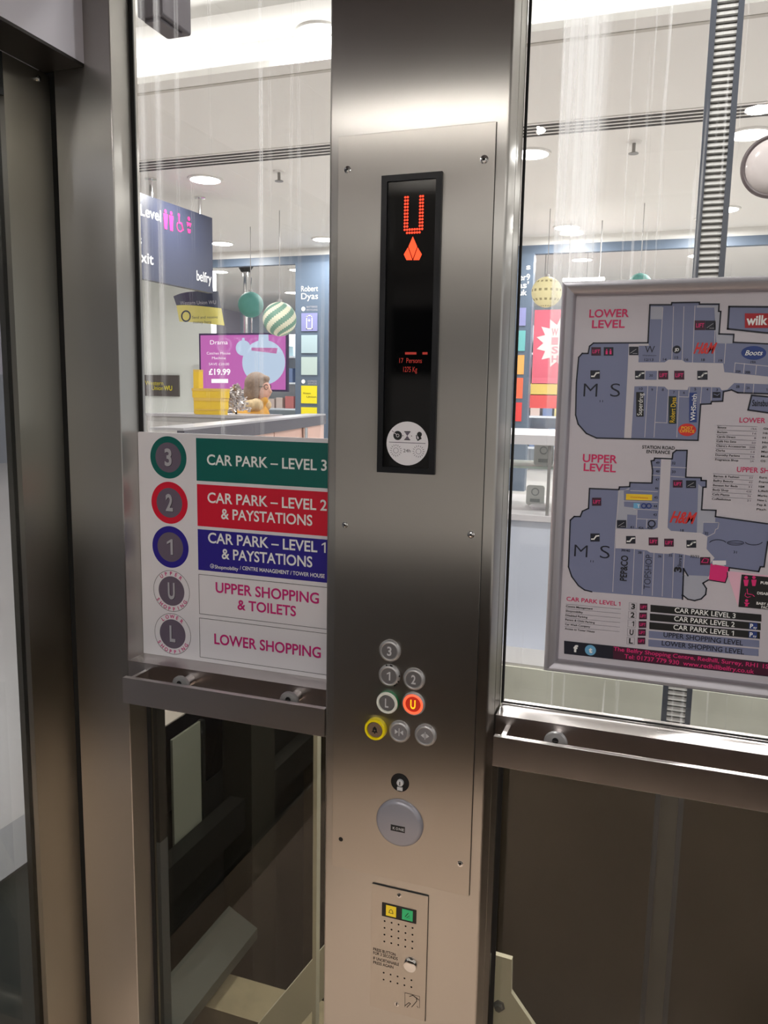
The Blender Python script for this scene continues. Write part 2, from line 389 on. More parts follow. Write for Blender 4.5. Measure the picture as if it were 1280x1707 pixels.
# ================================================================== CONTROL COLUMN
cc = Thing('lift_control_column', 'tall brushed steel lift control column with black floor display and call buttons', 'control panel', (-.4, .03, 0))
cc.part('housing', MB().rbox(XC0, XC1, 0, .0595, 0, 2.45, .005, STEEL), smooth=True)
PX0, PX1, PZ0, PZ1 = -.5275, -.2725, .702, 1.9575
cc.part('plate_gasket', MB().box(PX0+.001, PX1+.0006, -.0022, -.0001, PZ0+.001, PZ1, BLACK))
plate = cc.part('face_plate', MB().box(PX0, PX1, -.0045, -.0022, PZ0, PZ1, STEEL_P), bevel=.0006)
YP = -.0045
def screw(px, py, Y, r, parent, thing=cc, dark=True):
    p = at(px, py, Y); b = MB(); b.lathe(p, [(r*1.25, 0), (r*1.25, .0006), (r, .0008), (r*.85, r*.5), (r*.42, r*.62), (r*.40, r*.3), (0.0002, r*.3)], CHROME, 20)
    if dark: b.lathe(p, [(r*.40, r*.31), (.0001, r*.315)], HOLE, 8)
    thing.part('screw', b, parent, smooth=True)
for (x, y, r) in ((579.4, 283, .0046), (807, 266, .0052), (575, 875, .0042), (785, 891, .0048), (767, 1440, .0042)): screw(x, y, YP, r, plate)
p = at(568, 1399, YP); cc.part('screw_hole', MB().lathe(p, [(.0042, 0), (.0040, .0003), (.0022, .0004)], HOLE, 16), plate)
# floor display
DX0, DX1, DZ0, DZ1 = -.4505, -.352, 1.425, 1.891
fr = MB(); w = .0095
for (a, b_, c, e) in ((DX0, DX1, DZ1-w, DZ1), (DX0, DX1, DZ0, DZ0+w), (DX0, DX0+w, DZ0+w, DZ1-w), (DX1-w, DX1, DZ0+w, DZ1-w)): fr.box(a, b_, YP-.007, YP-.0001, c, e, BLKFRAME)
disp = cc.part('floor_display', fr)
YS = YP-.004
cc.part('display_screen', MB().box(DX0+w, DX1-w, YS, YP-.0001, DZ0+w, DZ1-w, BLKGLOSS), disp)
YT = YS-.0004
LED = mat('led_red', rgb(255, 40, 20), .5, 0, 2.2, (1, .045, .015, 1)); LEDA = mat('led_arrow', rgb(255, 50, 20), .5, 0, 1.5, (1, .075, .02, 1)); LEDD = mat('led_dim', rgb(90, 14, 8), .5, 0, .26, (1, .05, .025, 1))
b = MB(); a0, a1 = at(675.5, 329, YT), at(703.5, 387, YT); nc, nr = 8, 12
for r_ in range(nr):
    for c_ in range(nc):
        on = (c_ in (0, 1, 6, 7) and r_ < 10) or (r_ == 10) or (r_ == 11 and 1 <= c_ <= 6)
        if on: b.disc(YT, a0.x+(a1.x-a0.x)*c_/(nc-1), a0.z+(a1.z-a0.z)*r_/(nr-1), .00175, LED, 12)
cc.part('level_letter', b, disp, 'red dot matrix letter U')
b = MB(); b.pp(YT, [(688, 394), (695.3, 411), (688, 431.5), (680.7, 411)], LEDA); b.pp(YT, [(679.9, 412.2), (687.2, 433.5), (677.5, 433.5), (673, 424)], LEDA); b.pp(YT, [(696.1, 412.2), (703, 424), (698.6, 433.5), (688.8, 433.5)], LEDA)
cc.part('direction_arrow', b, disp, 'red arrow pointing up')
b = MB(); b.pp(YT, [(675, 587), (694, 587), (694, 591), (675, 591)], LEDD); b.pp(YT, [(704, 587), (712.5, 587), (712.5, 591), (704, 591)], LEDD)
b.pt(YT, '17  Persons', (665.5, 605), (703, 605), 8, LEDD, .0); b.pt(YT, '1275 Kg', (672, 620), (695, 620), 8.5, LEDD, .0)
cc.part('capacity_text', b, disp, 'dim red capacity text')
# round sticker
c0 = at(678.7, 739.4, YT); R_ = .0355
b = MB(); b.lathe((c0.x, YS-.0001, c0.z), [(R_, 0), (R_, .0006), (.0005, .0006)], PWHITE, 48)
Yk = YS-.0009; X_, Z_ = c0.x, c0.z
b.rect(Yk, X_-.031, X_+.031, Z_+.0008, Z_+.0018, PGREY)
b.disc(Yk, X_-.0165, Z_+.0125, .0075, PBLACK, 24, .0028); b.disc(Yk-.0001, X_-.0165, Z_+.0125, .002, PBLACK, 16)
b.poly([(X_-.0165, Yk-.0002, Z_+.013), (X_-.0265, Yk-.0002, Z_+.0215), (X_-.0285, Yk-.0002, Z_+.0188)], PWHITE); b.poly([(X_-.018, Yk-.0003, Z_+.0145), (X_-.026, Yk-.0003, Z_+.0205), (X_-.0268, Yk-.0003, Z_+.0195)], PGREY)
for zz in (.0185, .0055): b.rect(Yk, X_-.0052, X_+.0052, Z_+zz, Z_+zz+.0014, PBLACK)
b.poly([(X_-.0045, Yk, Z_+.0182), (X_+.0045, Yk, Z_+.0182), (X_, Yk, Z_+.0122)], PGREY); b.poly([(X_-.0045, Yk, Z_+.0068), (X_, Yk, Z_+.0128), (X_+.0045, Yk, Z_+.0068)], PGREY)
for xx in (-.0075, .0072): b.disc(Yk, X_+xx, Z_+.0125, .0008, PBLACK, 8)
b.disc(Yk, X_+.0205, Z_+.0155, .0042, PBLACK, 20); b.poly([(X_+.0185, Yk, Z_+.013), (X_+.0225, Yk, Z_+.013), (X_+.0245, Yk, Z_+.0085), (X_+.0165, Yk, Z_+.0045), (X_+.0195, Yk, Z_+.009)], PBLACK)
b.pline(Yk, [(694, 726), (694.5, 731), (697, 734)], .0016, PBLACK)
for sx in (-.019, .0195):
    for i in range(16):
        t = 2*math.pi*i/16; u, v = math.cos(t), math.sin(t)
        b.poly([(X_+sx+u*.0072-v*.0004, Yk, Z_-.012+v*.0072+u*.0004), (X_+sx+u*.0102-v*.0004, Yk, Z_-.012+v*.0102+u*.0004), (X_+sx+u*.0102+v*.0004, Yk, Z_-.012+v*.0102-u*.0004), (X_+sx+u*.0072+v*.0004, Yk, Z_-.012+v*.0072-u*.0004)], PGREY)
    b.disc(Yk, X_+sx, Z_-.012, .0046, PGREY, 20, .0040)
b.text('24h', (X_, Yk, Z_-.0142), (1, 0, 0), (0, 0, 1), .0125, .0052, PBLACK, .0, True)
cc.part('instruction_sticker', b, disp, 'round white instruction sticker')
# call buttons
LITR = mat('lit_ring', rgb(255, 90, 60), .4, 0, 1.0, (1, .12, .045, 1)); LITC = mat('lit_cap', rgb(150, 30, 20), .35, 0, .28, (.9, .06, .02, 1)); LITN = mat('lit_numeral', rgb(255, 190, 20), .4, 0, 1.2, (1, .42, .01, 1))
BYEL = mat('button_yellow', rgb(238, 214, 0), .35); BGRN = mat('button_green', rgb(0, 120, 70), .35); BWHT = mat('button_white', rgb(225, 225, 215), .35); BRASSY = mat('bell_cap', rgb(140, 118, 100), .35, .5)
def button(x, z, sym, ring=SATIN, cap=SATIN_D, num=RAISED, h=.0065, side=None, label=None, broken=False):
    R = .0192; b = MB(); y = YP
    if side is not None:
        b.lathe((x, y, z), [(R, 0), (R, h-.0025)], side, 40); b.lathe((x, y, z), [(R, h-.0025), (R-.0012, h), (R-.0046, h), (R-.0052, h-.0025)], ring, 40)
    else:
        b.lathe((x, y, z), [(R, 0), (R, h*.45), (R-.0022, h*.9), (R-.004, h), (R-.0050, h-.0004), (R-.0052, h-.0018)], ring, 40)
    ro = cc.part('call_button', b, plate, label, smooth=True)
    cb = MB(); cr = R-.0058; yc = y-(h-.0016)
    cb.lathe((x, y, z), [(cr+.0006, h-.003), (cr, h-.0016), (.0003, h-.0016)], cap, 32)
    if sym == 'bell': pass
    yn = yc-.0005
    nb = cb; W = .0085
    if sym == 'bell':
        nb.poly([(x-.0058, yn, z-.0045), (x+.0058, yn, z-.0045), (x+.004, yn, z-.002), (x+.0034, yn, z+.003), (x, yn, z+.0065), (x-.0034, yn, z+.003), (x-.004, yn, z-.002)], HOLE); nb.disc(yn-.0002, x, z-.001, .0014, BRASSY, 12); nb.disc(yn, x, z-.0055, .0014, HOLE, 12)
    elif sym in ('close', 'open'):
        nb.box(x-.0006, x+.0006, yn, yc, z-.0068, z+.0068, num); s_ = 1 if sym == 'close' else -1
        for k_ in (-1, 1):
            tip, base = (x+k_*.0018, x+k_*.0075) if s_ == 1 else (x+k_*.0075, x+k_*.0018)
            nb.prism([(tip, yc, z), (base, yc, z+.0042), (base, yc, z-.0042)], (0, -.0006, 0), num)
    else:
        (nb.one((x, yn, z-.0075), (1, 0, 0), (0, 0, 1), .0075, .0150, num) if sym == '1' else nb).text(sym if sym != '1' else ' ', (x, yn, z-.0075), (1, 0, 0), (0, 0, 1), {'1': .0050, 'L': .0064, 'U': .0092}.get(sym, .0080), .0150, num, .022, True, 0)
        if ring is LITR: pass
    cc.part('button_cap', cb, ro)
    if broken:
        k_ = MB()
        for i in range(9):
            t = math.radians(random.uniform(-70, 120)); k_.sphere((x+R*.97*math.cos(t), y-.004, z+R*.97*math.sin(t)), .0016, HOLE, 6, 4)
        cc.part('button_damage', k_, ro, 'black chipped rim')
button(-.4232, 1.1211, '3', label='silver call button marked 3')
button(-.4234, 1.0773, '1', label='silver call button marked 1 with chipped rim', broken=True)
button(-.3792, 1.0770, '2', label='silver call button marked 2')
button(-.4245, 1.0305, 'L', BWHT, SATIN_D, RAISED, .011, BGRN, 'white and green call button marked L')
button(-.3792, 1.0333, 'U', LITR, LITC, LITN, label='call button marked U glowing orange red')
button(-.4455, .9790, 'bell', BYEL, BRASSY, HOLE, .011, BYEL, 'yellow alarm button with bell')
button(-.4029, .9799, 'close', cap=SATIN_M, label='silver door close button')
button(-.3565, .9810, 'open', cap=SATIN_M, label='silver door open button')
# outer bezel of the lit button
b = MB(); b.lathe((-.3792, YP, 1.0333), [(.0203, 0), (.0203, .003), (.0178, .0052), (.0176, .003)], SATIN, 40); cc.part('button_bezel', b, plate, smooth=True)
# key switch
kx, kz = -.4008, .8865
b = MB(); b.lathe((kx, YP, kz), [(.0165, 0), (.0165, .0008), (.0150, .0012), (.0145, .0002), (.0002, .0002)], HOLE, 36)
ks = cc.part('key_switch', b, plate, 'black key switch')
b = MB(); b.lathe((kx+.001, YP-.0003, kz+.0005), [(.0062, 0), (.0058, .004), (.0036, .0045), (.0036, .0042), (.0002, .0042)], RAISED, 24); b.box(kx-.004, kx+.0055, YP-.0035, YP-.0003, kz-.0135, kz-.0075, RAISED); b.box(kx+.0002, kx+.0018, YP-.0050, YP-.0042, kz-.003, kz+.0035, HOLE)
cc.part('key_barrel', b, ks, smooth=False)
# round speaker cap with maker's plate
sx_, sz_ = -.3995, .8125
b = MB(); b.lathe((sx_, YP, sz_), [(.0430, 0), (.0428, .003), (.0400, .0075), (.0362, .0088), (.0002, .0092)], mat('cap_grey', rgb(150, 148, 156), .32, .25), 56)
sp_ = cc.part('round_cap', b, plate, 'round grey domed cap', smooth=True)
b = MB(); yk = YP-.0096; b.box(sx_-.0165+.003, sx_+.0095+.003, yk, YP-.0090, sz_-.0125, sz_-.0015, PBLACK)
for i, ch in enumerate('KONE'): b.text(ch, (sx_-.0065+i*.0056-.001, yk-.0003, sz_-.0095), (1, 0, 0), (0, 0, 1), .0042, .0048, RAISED, .01, True)
cc.part('maker_plate', b, sp_, 'small black maker plate')
# intercom panel
ip = cc.part('intercom_panel', MB().box(-.4505, -.3452, -.0026, -.0001, .440, .6835, STEEL_P), bevel=.0004)
cc.part('panel_gap', MB().box(-.4490, -.3444, -.0018, -.00005, .4396, .6845, BLACK), ip)
YI = -.0026
def C5(x, y): return (530+x*.2578, 1420+y*.2578)
screw(*C5(525, 282), YI, .0034, ip); screw(*C5(510, 985), YI, .0034, ip)
b = MB(); q0, q1 = at(*C5(415, 325), YI), at(*C5(635, 462), YI); lz0, lz1 = at(*C5(415, 412), YI).z, q0.z
b.box(q0.x, q1.x, YI-.0008, YI-.0001, lz0, lz1, PBLACK); win = cc.part('lamp_window', b, ip, 'black window with two lamps')
yy = YI-.0011; h_ = lz1-lz0; ym = mat('lamp_yellow', rgb(228, 200, 40), .4, 0, .12, rgb(240, 200, 30)); gm = mat('lamp_green', rgb(40, 170, 110), .4, 0, .12, rgb(20, 190, 100))
wx = q1.x-q0.x
b = MB(); a_ = q0.x+wx*.12; b.rect(yy, a_, a_+wx*.30, lz0+h_*.12, lz1-h_*.10, ym); mx_ = a_+wx*.15; mz_ = (lz0+lz1)/2
b.poly([(mx_-.0045, yy-.0002, mz_-.004), (mx_+.0045, yy-.0002, mz_-.004), (mx_+.003, yy-.0002, mz_+.002), (mx_, yy-.0002, mz_+.0045), (mx_-.003, yy-.0002, mz_+.002)], PBLACK); b.poly([(mx_-.003, yy-.0003, mz_-.003), (mx_+.003, yy-.0003, mz_-.003), (mx_+.002, yy-.0003, mz_+.0015), (mx_, yy-.0003, mz_+.0034), (mx_-.002, yy-.0003, mz_+.0015)], ym)
cc.part('bell_lamp', b, win, 'yellow bell lamp')
b = MB(); a_ = q0.x+wx*.59; b.rect(yy, a_, a_+wx*.31, lz0+h_*.12, lz1-h_*.10, gm); mx_ = a_+wx*.155
for (u0, v0, u1, v1) in ((-.005, -.004, .002, .005), (-.002, -.005, .004, .0), (.001, -.005, .005, -.004)): b.poly([(mx_+u0, yy-.0002, mz_+v0), (mx_+u0+.0014, yy-.0002, mz_+v0), (mx_+u1+.0007, yy-.0002, mz_+v1), (mx_+u1-.0007, yy-.0002, mz_+v1)], PBLACK)
cc.part('talk_lamp', b, win, 'green talk lamp')
b = MB()
for r_ in range(4):
    for c_ in range(5): p = at(*C5(431-.7*r_+45.2*c_, 447+44*r_+11.2*c_), YI); b.disc(YI-.0003, p.x, p.z, .0017, HOLE, 14)
cc.part('speaker_grille', b, ip, 'grid of small dark speaker holes')
b = MB()
for r_ in range(2):
    for c_ in range(5): p = at(*C5(425-.5*r_+44.8*c_, 781+44.5*r_+12.2*c_), YI); b.disc(YI-.0003, p.x, p.z, .0017, HOLE, 14)
cc.part('microphone_grille', b, ip, 'two rows of small dark holes')
b = MB()
for s_, l_, y_, r_ in (('PRESS BUTTON', 357, 641, 501), ('FOR 3 SECONDS', 357, 665, 515), ('IF UNOBTAINABLE', 357, 700, 523), ('PRESS AGAIN', 357, 726, 487)):
    b.pt(YI-.0003, s_, C5(l_, y_), C5(r_, y_+(r_-l_)*.2), 4.6, PBLACK, .012)
cc.part('intercom_text', b, ip, 'engraved black instructions')
p = at(*C5(598, 730), YI); b = MB(); b.lathe((p.x, YI, p.z), [(.0125, 0), (.0120, .001), (.0115, .005), (.0105, .0056), (.0002, .0058)], CHROME, 36); cc.part('push_button', b, ip, smooth=True)
b = MB(); Q = lambda x, y: C5(x, y)
b.pline(YI-.0003, [Q(657, 1010), Q(657, 935), Q(562, 912), Q(562, 1003)], .0007, PBLACK); b.pline(YI-.0003, [Q(592, 935), Q(612, 928), Q(636, 945), Q(638, 965), Q(622, 985), Q(606, 1003)], .0012, PBLACK); b.pline(YI-.0003, [Q(562, 995), Q(588, 975), Q(598, 982), Q(575, 1005)], .0012, PBLACK); b.pline(YI-.0003, [Q(625, 938), Q(652, 958)], .0012, PBLACK); b.pline(YI-.0003, [Q(640, 998), Q(648, 1008)], .001, PBLACK)
cc.part('hearing_loop_symbol', b, ip, 'small black hearing loop symbol')

# ================================================================== HANDRAILS
def handrail(label, x0, x1, pins, rounded, y0=0.0):
    t = Thing('handrail', label, 'handrail', ((x0+x1)/2, .03, .94))
    b = MB(); b.rboxz(x0, x1, y0, y0+.011, .9435, .9955, .0008, STEEL_R)
    t.part('rail_bar', b, bevel=.0015)
    for px, py in pins:
        p = at(px, py, .022)
        b = MB(); b.lathe((p.x, .0599, p.z-.009), [(.0105, 0), (.0105, .032)], STEEL_R, 24); b.lathe((p.x, .0599, p.z-.009), [(.0195, .033), (.0195, .036), (.0178, .0385), (.0005, .041)], SATIN, 32)
        k_ = t.part('standoff', b, smooth=True)
        b = MB(); b.lathe((p.x, .0188, p.z-.003), [(.0052, 0), (.0048, .0012), (.0002, .0012)], HOLE, 14); b.box(p.x-.0045, p.x+.0045, .0170, .0175, p.z-.0035, p.z-.0025, CHROME); t.part('screw', b, k_)
    b = MB(); b.box(x0+.010, x0+.018, .011, .0595, .9455, .9935, STEEL_R)
    t.part('return_end', b); return t
handrail('flat brushed steel handrail under the level directory left of the control column', -.9775, XC0-.001, ((300, 1136), (481, 1163)), True)
handrail('flat brushed steel handrail under the shopping map right of the control column', -.2415, .60, ((926, 1231),), False)

# ================================================================== LEVEL DIRECTORY ON THE LEFT GLASS
def C2(x, y): return (220+x*.3163, 700+y*.3163)
YB = .1105; SZ1, SZ0 = at(233.5, 719.8, YB).z, 1.0075
ls = Thing('level_directory', 'white level directory with green, red and blue car park strips on the glass', 'sign', (-.8, YB, SZ0))
ls.part('board', MB().box(XP+.0006, XC0+.008, YB, .1155, SZ0, SZ1, PWHITE))
SXR = XC0+.004; Y1 = YB-.0004; Y2 = YB-.0008
def strip(n, tl, bl, m, label, outline=False):
    a, c = at(*C2(*tl), Y1), at(*C2(*bl), Y1); b = MB(); x0 = a.x
    if not outline: b.rect(Y1, x0, SXR, c.z, a.z, m)
    else:
        t_ = .0009
        for (u0, u1, v0, v1) in ((x0, SXR, a.z-t_, a.z), (x0, SXR, c.z, c.z+t_), (x0, x0+t_, c.z, a.z), (SXR-t_, SXR, c.z, a.z)): b.rect(Y1, u0, u1, v0, v1, PBLACK)
    return b, label, n
def fin(bl, texts):
    b, label, n = bl
    for (s_, p0, p1, cap, m, off) in texts: b.pt(Y2, s_, C2(*p0), C2(*p1), cap*.3163, m, off)
    ls.part(n, b, None, label)
fin(strip('level_strip', (337, 95), (342, 320), PGREEN, 'green strip lettered car park level 3'), [('CAR PARK – LEVEL 3', (395, 240), (1026, 262), 52, PWORD, .018)])
fin(strip('level_strip', (342, 338), (345, 558), PRED, 'red strip lettered car park level 2'), [('CAR PARK – LEVEL 2', (398, 440), (1026, 473), 52, PWORD, .018), ('& PAYSTATIONS', (470, 523), (950, 555), 52, PWORD, .018)])
fin(strip('level_strip', (346, 575), (350, 790), PBLUE, 'blue strip lettered car park level 1'), [('CAR PARK – LEVEL 1', (401, 652), (1020, 695), 52, PWORD, .018), ('& PAYSTATIONS', (473, 735), (950, 772), 52, PWORD, .018),
    ('Shopmobility', (436, 784), (560, 793), 18, PWORD, .012), ('/ CENTRE MANAGEMENT / TOWER HOUSE', (568, 792), (1015, 830), 19, PWORD, .014)])
fin(strip('level_strip', (351, 812), (354, 1022), None, 'white outlined box lettered upper shopping', True), [('UPPER SHOPPING', (441, 912), (985, 964), 52, PMAG, .018), ('& TOILETS', (556, 1000), (864, 1033), 50, PMAG, .018)])
fin(strip('level_strip', (354, 1042), (357, 1250), None, 'white outlined box lettered lower shopping', True), [('LOWER SHOPPING', (434, 1184), (995, 1250), 52, PMAG, .018)])
b = MB(); c0 = at(*C2(422, 770), Y2); b.disc(Y2, c0.x, c0.z, .0046, PWORD, 20); b.disc(Y2-.0003, c0.x, c0.z, .0034, PBLUE, 20); b.disc(Y2-.0005, c0.x+.0006, c0.z-.0004, .0016, PWORD, 12); ls.part('mobility_logo', b)
def arc_text(b, s_, cx_, cz_, R, ang0, dang, cap, m, inner):
    n = len(s_)
    for i, ch in enumerate(s_):
        t = math.radians(ang0+dang*(i-(n-1)/2)); O = Vector((cx_+R*math.cos(t), Y2, cz_+R*math.sin(t))); out = Vector((math.cos(t), 0, math.sin(t)))
        V = out if not inner else -out; U = Vector((V.z, 0, -V.x))
        if inner: O = O+out*0
        b.text(ch, O, U, V, None, cap, m, .02, True)
for (x, y, ch, rim, lab, wd_) in ((191, 198, '3', PGREEN, 'green ringed circle with numeral 3', .0165), (197, 437, '2', PRED, 'red ringed circle with numeral 2', .0165), (202, 670, '1', PBLUE, 'blue ringed circle with numeral 1', .0105), (208, 902, 'U', None, 'white ringed circle with letter U', .0165), (214, 1128, 'L', None, 'white ringed circle with letter L', .0135)):
    c0 = at(*C2(x, y), Y1); R1 = abs(at(*C2(x+96, y), Y1).x-c0.x)*1.0; R2 = R1*.71; b = MB()
    if rim: b.disc(Y1, c0.x, c0.z, R1, rim, 56)
    else:
        b.disc(Y1, c0.x, c0.z, R1, PBLACK, 56, R1-.0008)
        arc_text(b, {'U': 'UPPER', 'L': 'LOWER'}[ch], c0.x, c0.z, R2*1.08, 90, -19, .0072, PMAG, False)
        arc_text(b, 'SHOPPING', c0.x, c0.z, R1*.955, 270, 16.5, .0072, PMAG, True)
    b.disc(Y1-.0002, c0.x, c0.z, R2, PGREY, 48)
    if ch == '1':
        b.one((c0.x+.001, Y1-.0004, c0.z-.0165), (1, 0, 0), (0, 0, 1), .0165, .032, PBLACK); b.one((c0.x, Y1-.0006, c0.z-.0157), (1, 0, 0), (0, 0, 1), .0165, .032, PLGREY)
    else:
        b.text(ch, (c0.x+.001, Y1-.0004, c0.z-.0165), (1, 0, 0), (0, 0, 1), wd_, .032, PBLACK, .03, True)
        b.text(ch, (c0.x, Y1-.0006, c0.z-.0157), (1, 0, 0), (0, 0, 1), wd_, .032, PLGREY, .03, True)
    ls.part('level_circle', b, None, lab)

# ================================================================== SHOPPING MAP ON THE RIGHT GLASS
MX0, MX1, MZ0, MZ1 = -.1795, .285, 1.0815, 1.7385
mp_ = Thing('shopping_map', 'framed shopping centre map in grey snap frame on the right glass', 'map', ((MX0+MX1)/2, .118, MZ0))
FW = .0235; YM = .1125
FRAME = mat('snap_frame', rgb(176, 172, 178), .38, .6)
prof = [(0, .1195), (.02, .109), (.18, .1005), (.42, .0965), (.72, .0985), (.95, .106), (1, .1125)]
oc = [(MX0, MZ0), (MX1, MZ0), (MX1, MZ1), (MX0, MZ1)]; ic = [(MX0+FW, MZ0+FW), (MX1-FW, MZ0+FW), (MX1-FW, MZ1-FW), (MX0+FW, MZ1-FW)]
for i in range(4):
    b = MB(); j = (i+1) % 4; vs = []
    for (t, y) in prof:
        for k_ in (i, j): vs.append((oc[k_][0]+(ic[k_][0]-oc[k_][0])*t, y, oc[k_][1]+(ic[k_][1]-oc[k_][1])*t))
    n = len(prof); b.add(vs, [(2*q, 2*q+1, 2*q+3, 2*q+2) for q in range(n-1)]+[(0, 2*n-2, 2*n-1, 1)], FRAME)
    mp_.part('frame_rail', b, smooth=True)
POSTER = mp_.part('poster', MB().box(MX0+.006, MX1-.006, YM, .1185, MZ0+.006, MZ1-.006, PAPER))
def A(x, y): return (900+x*.2969, 460+y*.2969)
def B(x, y): return (900+x*.2969, 740+y*.2969)
def D(x, y): return (1130+x*.1172, 680+y*.1172)
def E5(x, y): return (1000+x*.15625, 800+y*.15625)
def G(x, y): return (1100+x*.1406, 470+y*.1406)
def H(x, y): return (1130+x*.1641, 860+y*.1641)
def J(x, y): return (930+x*.1328, 980+y*.1328)
def mp(fn, pts): return [fn(x, y) for x, y in pts]
L1, L2, L3, L4 = YM-.0003, YM-.0006, YM-.0009, YM-.0012
def prect(b, L, fn, x0, y0, x1, y1, m): b.pp(L, mp(fn, [(x0, y1), (x1, y1), (x1, y0), (x0, y0)]), m)
# --- lower level plan
b = MB()
OUT = [(1330, 384), (1085, 372), (1088, 328), (1005, 325), (1015, 200), (1003, 198), (1005, 158), (895, 158), (895, 148), (740, 150), (738, 162), (617, 162), (606, 375), (300, 377), (278, 395), (270, 435), (237, 435), (217, 457), (204, 600), (200, 780), (214, 832), (260, 884), (318, 910), (887, 923), (902, 720), (960, 718), (963, 705), (1025, 703), (1030, 650), (1075, 640), (1110, 655), (1330, 664)]
b.pp(L1, mp(A, OUT), MAPB)
for P_ in ([(622, 172), (688, 172), (684, 243), (620, 243)], [(880, 165), (1000, 165), (1012, 205), (1000, 330), (1084, 335), (1080, 380), (990, 378), (978, 178), (880, 178)], [(500, 455), (556, 455), (552, 490), (498, 490)]): b.pp(L2+.00012, mp(A, P_), MAPL)
b.pp(L2, mp(A, [(498, 382), (610, 380), (612, 392), (555, 392), (552, 485), (700, 485), (722, 470), (798, 472), (815, 485), (1028, 490), (1035, 540), (1330, 570), (1330, 610), (1090, 601), (1052, 638), (1020, 642), (1010, 626), (835, 622), (828, 640), (716, 638), (700, 622), (605, 618), (530, 620), (512, 912), (472, 910), (494, 485)]), MAPC)
b.pp(L3, mp(A, [(592, 533), (657, 533), (655, 583), (590, 583)]), MAPB)
for P_ in ([(690, 178), (672, 480)], [(750, 172), (740, 470)], [(808, 172), (798, 470)], [(870, 168), (856, 485)], [(983, 250), (978, 485)], [(1042, 380), (1034, 490)], [(605, 618), (588, 905)], [(658, 622), (640, 905)], [(722, 640), (712, 820)], [(648, 822), (712, 825)], [(780, 645), (768, 905)], [(840, 625), (835, 675)], [(780, 678), (835, 680)], [(908, 622), (900, 715)], [(963, 625), (960, 705)], [(1095, 490), (1090, 540)], [(1148, 492), (1142, 545)], [(1215, 505), (1210, 552)], [(1095, 488), (1330, 512)], [(1150, 605), (1145, 655)], [(1200, 608), (1196, 658)]): b.pline(L3, mp(A, P_), .0010, MAPC)
b.pline(L3, mp(A, OUT), .0022, PDARK)
mp_.part('lower_level_plan', b, POSTER, 'lower level plan in slate blue')
b = MB()
b.pp(L1, mp(A, [(1062, 172), (1330, 176), (1330, 330), (1056, 297)]), MAPB); b.pline(L3, mp(A, [(1330, 174), (1062, 172), (1054, 297), (1330, 326)]), .0026, PDARK)
mp_.part('outbuilding_plan', b, POSTER); b = MB()
b.pp(L1, mp(A, [(1188, 670), (1330, 682), (1330, 775), (1170, 752)]), MAPB); b.pline(L3, mp(A, [(1330, 683), (1188, 670), (1168, 752), (1330, 776)]), .0024, PDARK)
b.pt(L3, 'Sainsbury', G(1090, 1465), G(1330, 1480), 10, PDARK, .02)
mp_.part('outbuilding_plan', b, POSTER)
def tag(b, fn, x0, y0, x1, y1, kind):
    prect(b, L3, fn, x0, y0, x1, y1, MAPX if kind == 'lift' else PDARK)
    w_, h_ = x1-x0, y1-y0
    if kind == 'lift':
        p0, p1 = fn(x0+w_*.12, y1-h_*.28), fn(x1-w_*.12, y1-h_*.28); cap = (fn(0, y1)[1]-fn(0, y0)[1])*.42; b.pt(L4, 'LIFT', p0, p1, cap, MAPPK, .02)
    elif kind == 'esc':
        b.pline(L4, mp(fn, [(x0+w_*.15, y0+h_*.70), (x0+w_*.38, y0+h_*.70), (x0+w_*.62, y0+h_*.32), (x0+w_*.88, y0+h_*.28)]), .0022, PWORD)
    elif kind == 'stair':
        b.pline(L4, mp(fn, [(x0+w_*.15, y0+h_*.75), (x0+w_*.75, y0+h_*.3)]), .0007, PLGREY); b.pline(L4, mp(fn, [(x0+w_*.4, y0+h_*.8), (x0+w_*.85, y0+h_*.8)]), .0006, PLGREY)
    elif kind == 'wc':
        for u in (.3, .7): b.disc(L4, at(*fn(x0+w_*u, y0+h_*.3), L4).x, at(*fn(x0+w_*u, y0+h_*.3), L4).z, .0011, MAPPK, 10); prect(b, L4, fn, x0+w_*(u-.1), y0+h_*.42, x0+w_*(u+.1), y0+h_*.85, MAPPK)
SYM = {'lift': ('lift_symbol', 'dark square marked LIFT in pink'), 'esc': ('escalator_symbol', 'dark escalator symbol'), 'stair': ('stairs_symbol', 'dark stairs symbol'), 'wc': ('toilet_symbol', 'dark toilet symbol')}
def tagp(fn, *a_):
    b = MB(); tag(b, fn, *a_); mp_.part(SYM[a_[4]][0], b, POSTER, SYM[a_[4]][1])
for a_ in ((288, 400, 342, 447, 'lift'), (358, 400, 412, 447, 'wc'), (283, 530, 336, 578, 'esc'), (500, 397, 553, 445, 'stair'), (533, 532, 587, 580, 'esc'), (664, 532, 720, 581, 'lift'), (753, 532, 810, 582, 'lift'), (883, 532, 941, 583, 'esc'), (868, 250, 928, 304, 'lift'), (929, 251, 986, 304, 'stair')): tagp(A, *a_)
for a_ in ((292, 302, 344, 347, 'lift'), (283, 503, 335, 548, 'esc'), (432, 428, 484, 472, 'stair'), (483, 517, 536, 560, 'esc'), (610, 525, 663, 570, 'lift'), (697, 532, 751, 577, 'lift'), (822, 540, 877, 583, 'esc'), (746, 203, 800, 245, 'lift'), (820, 205, 876, 248, 'stair')): tagp(B, *a_)
for i, y in enumerate((897, 947, 995, 1040, 1087)): tagp(B, 560-3*i, y, 603-3*i, y+38, 'lift')
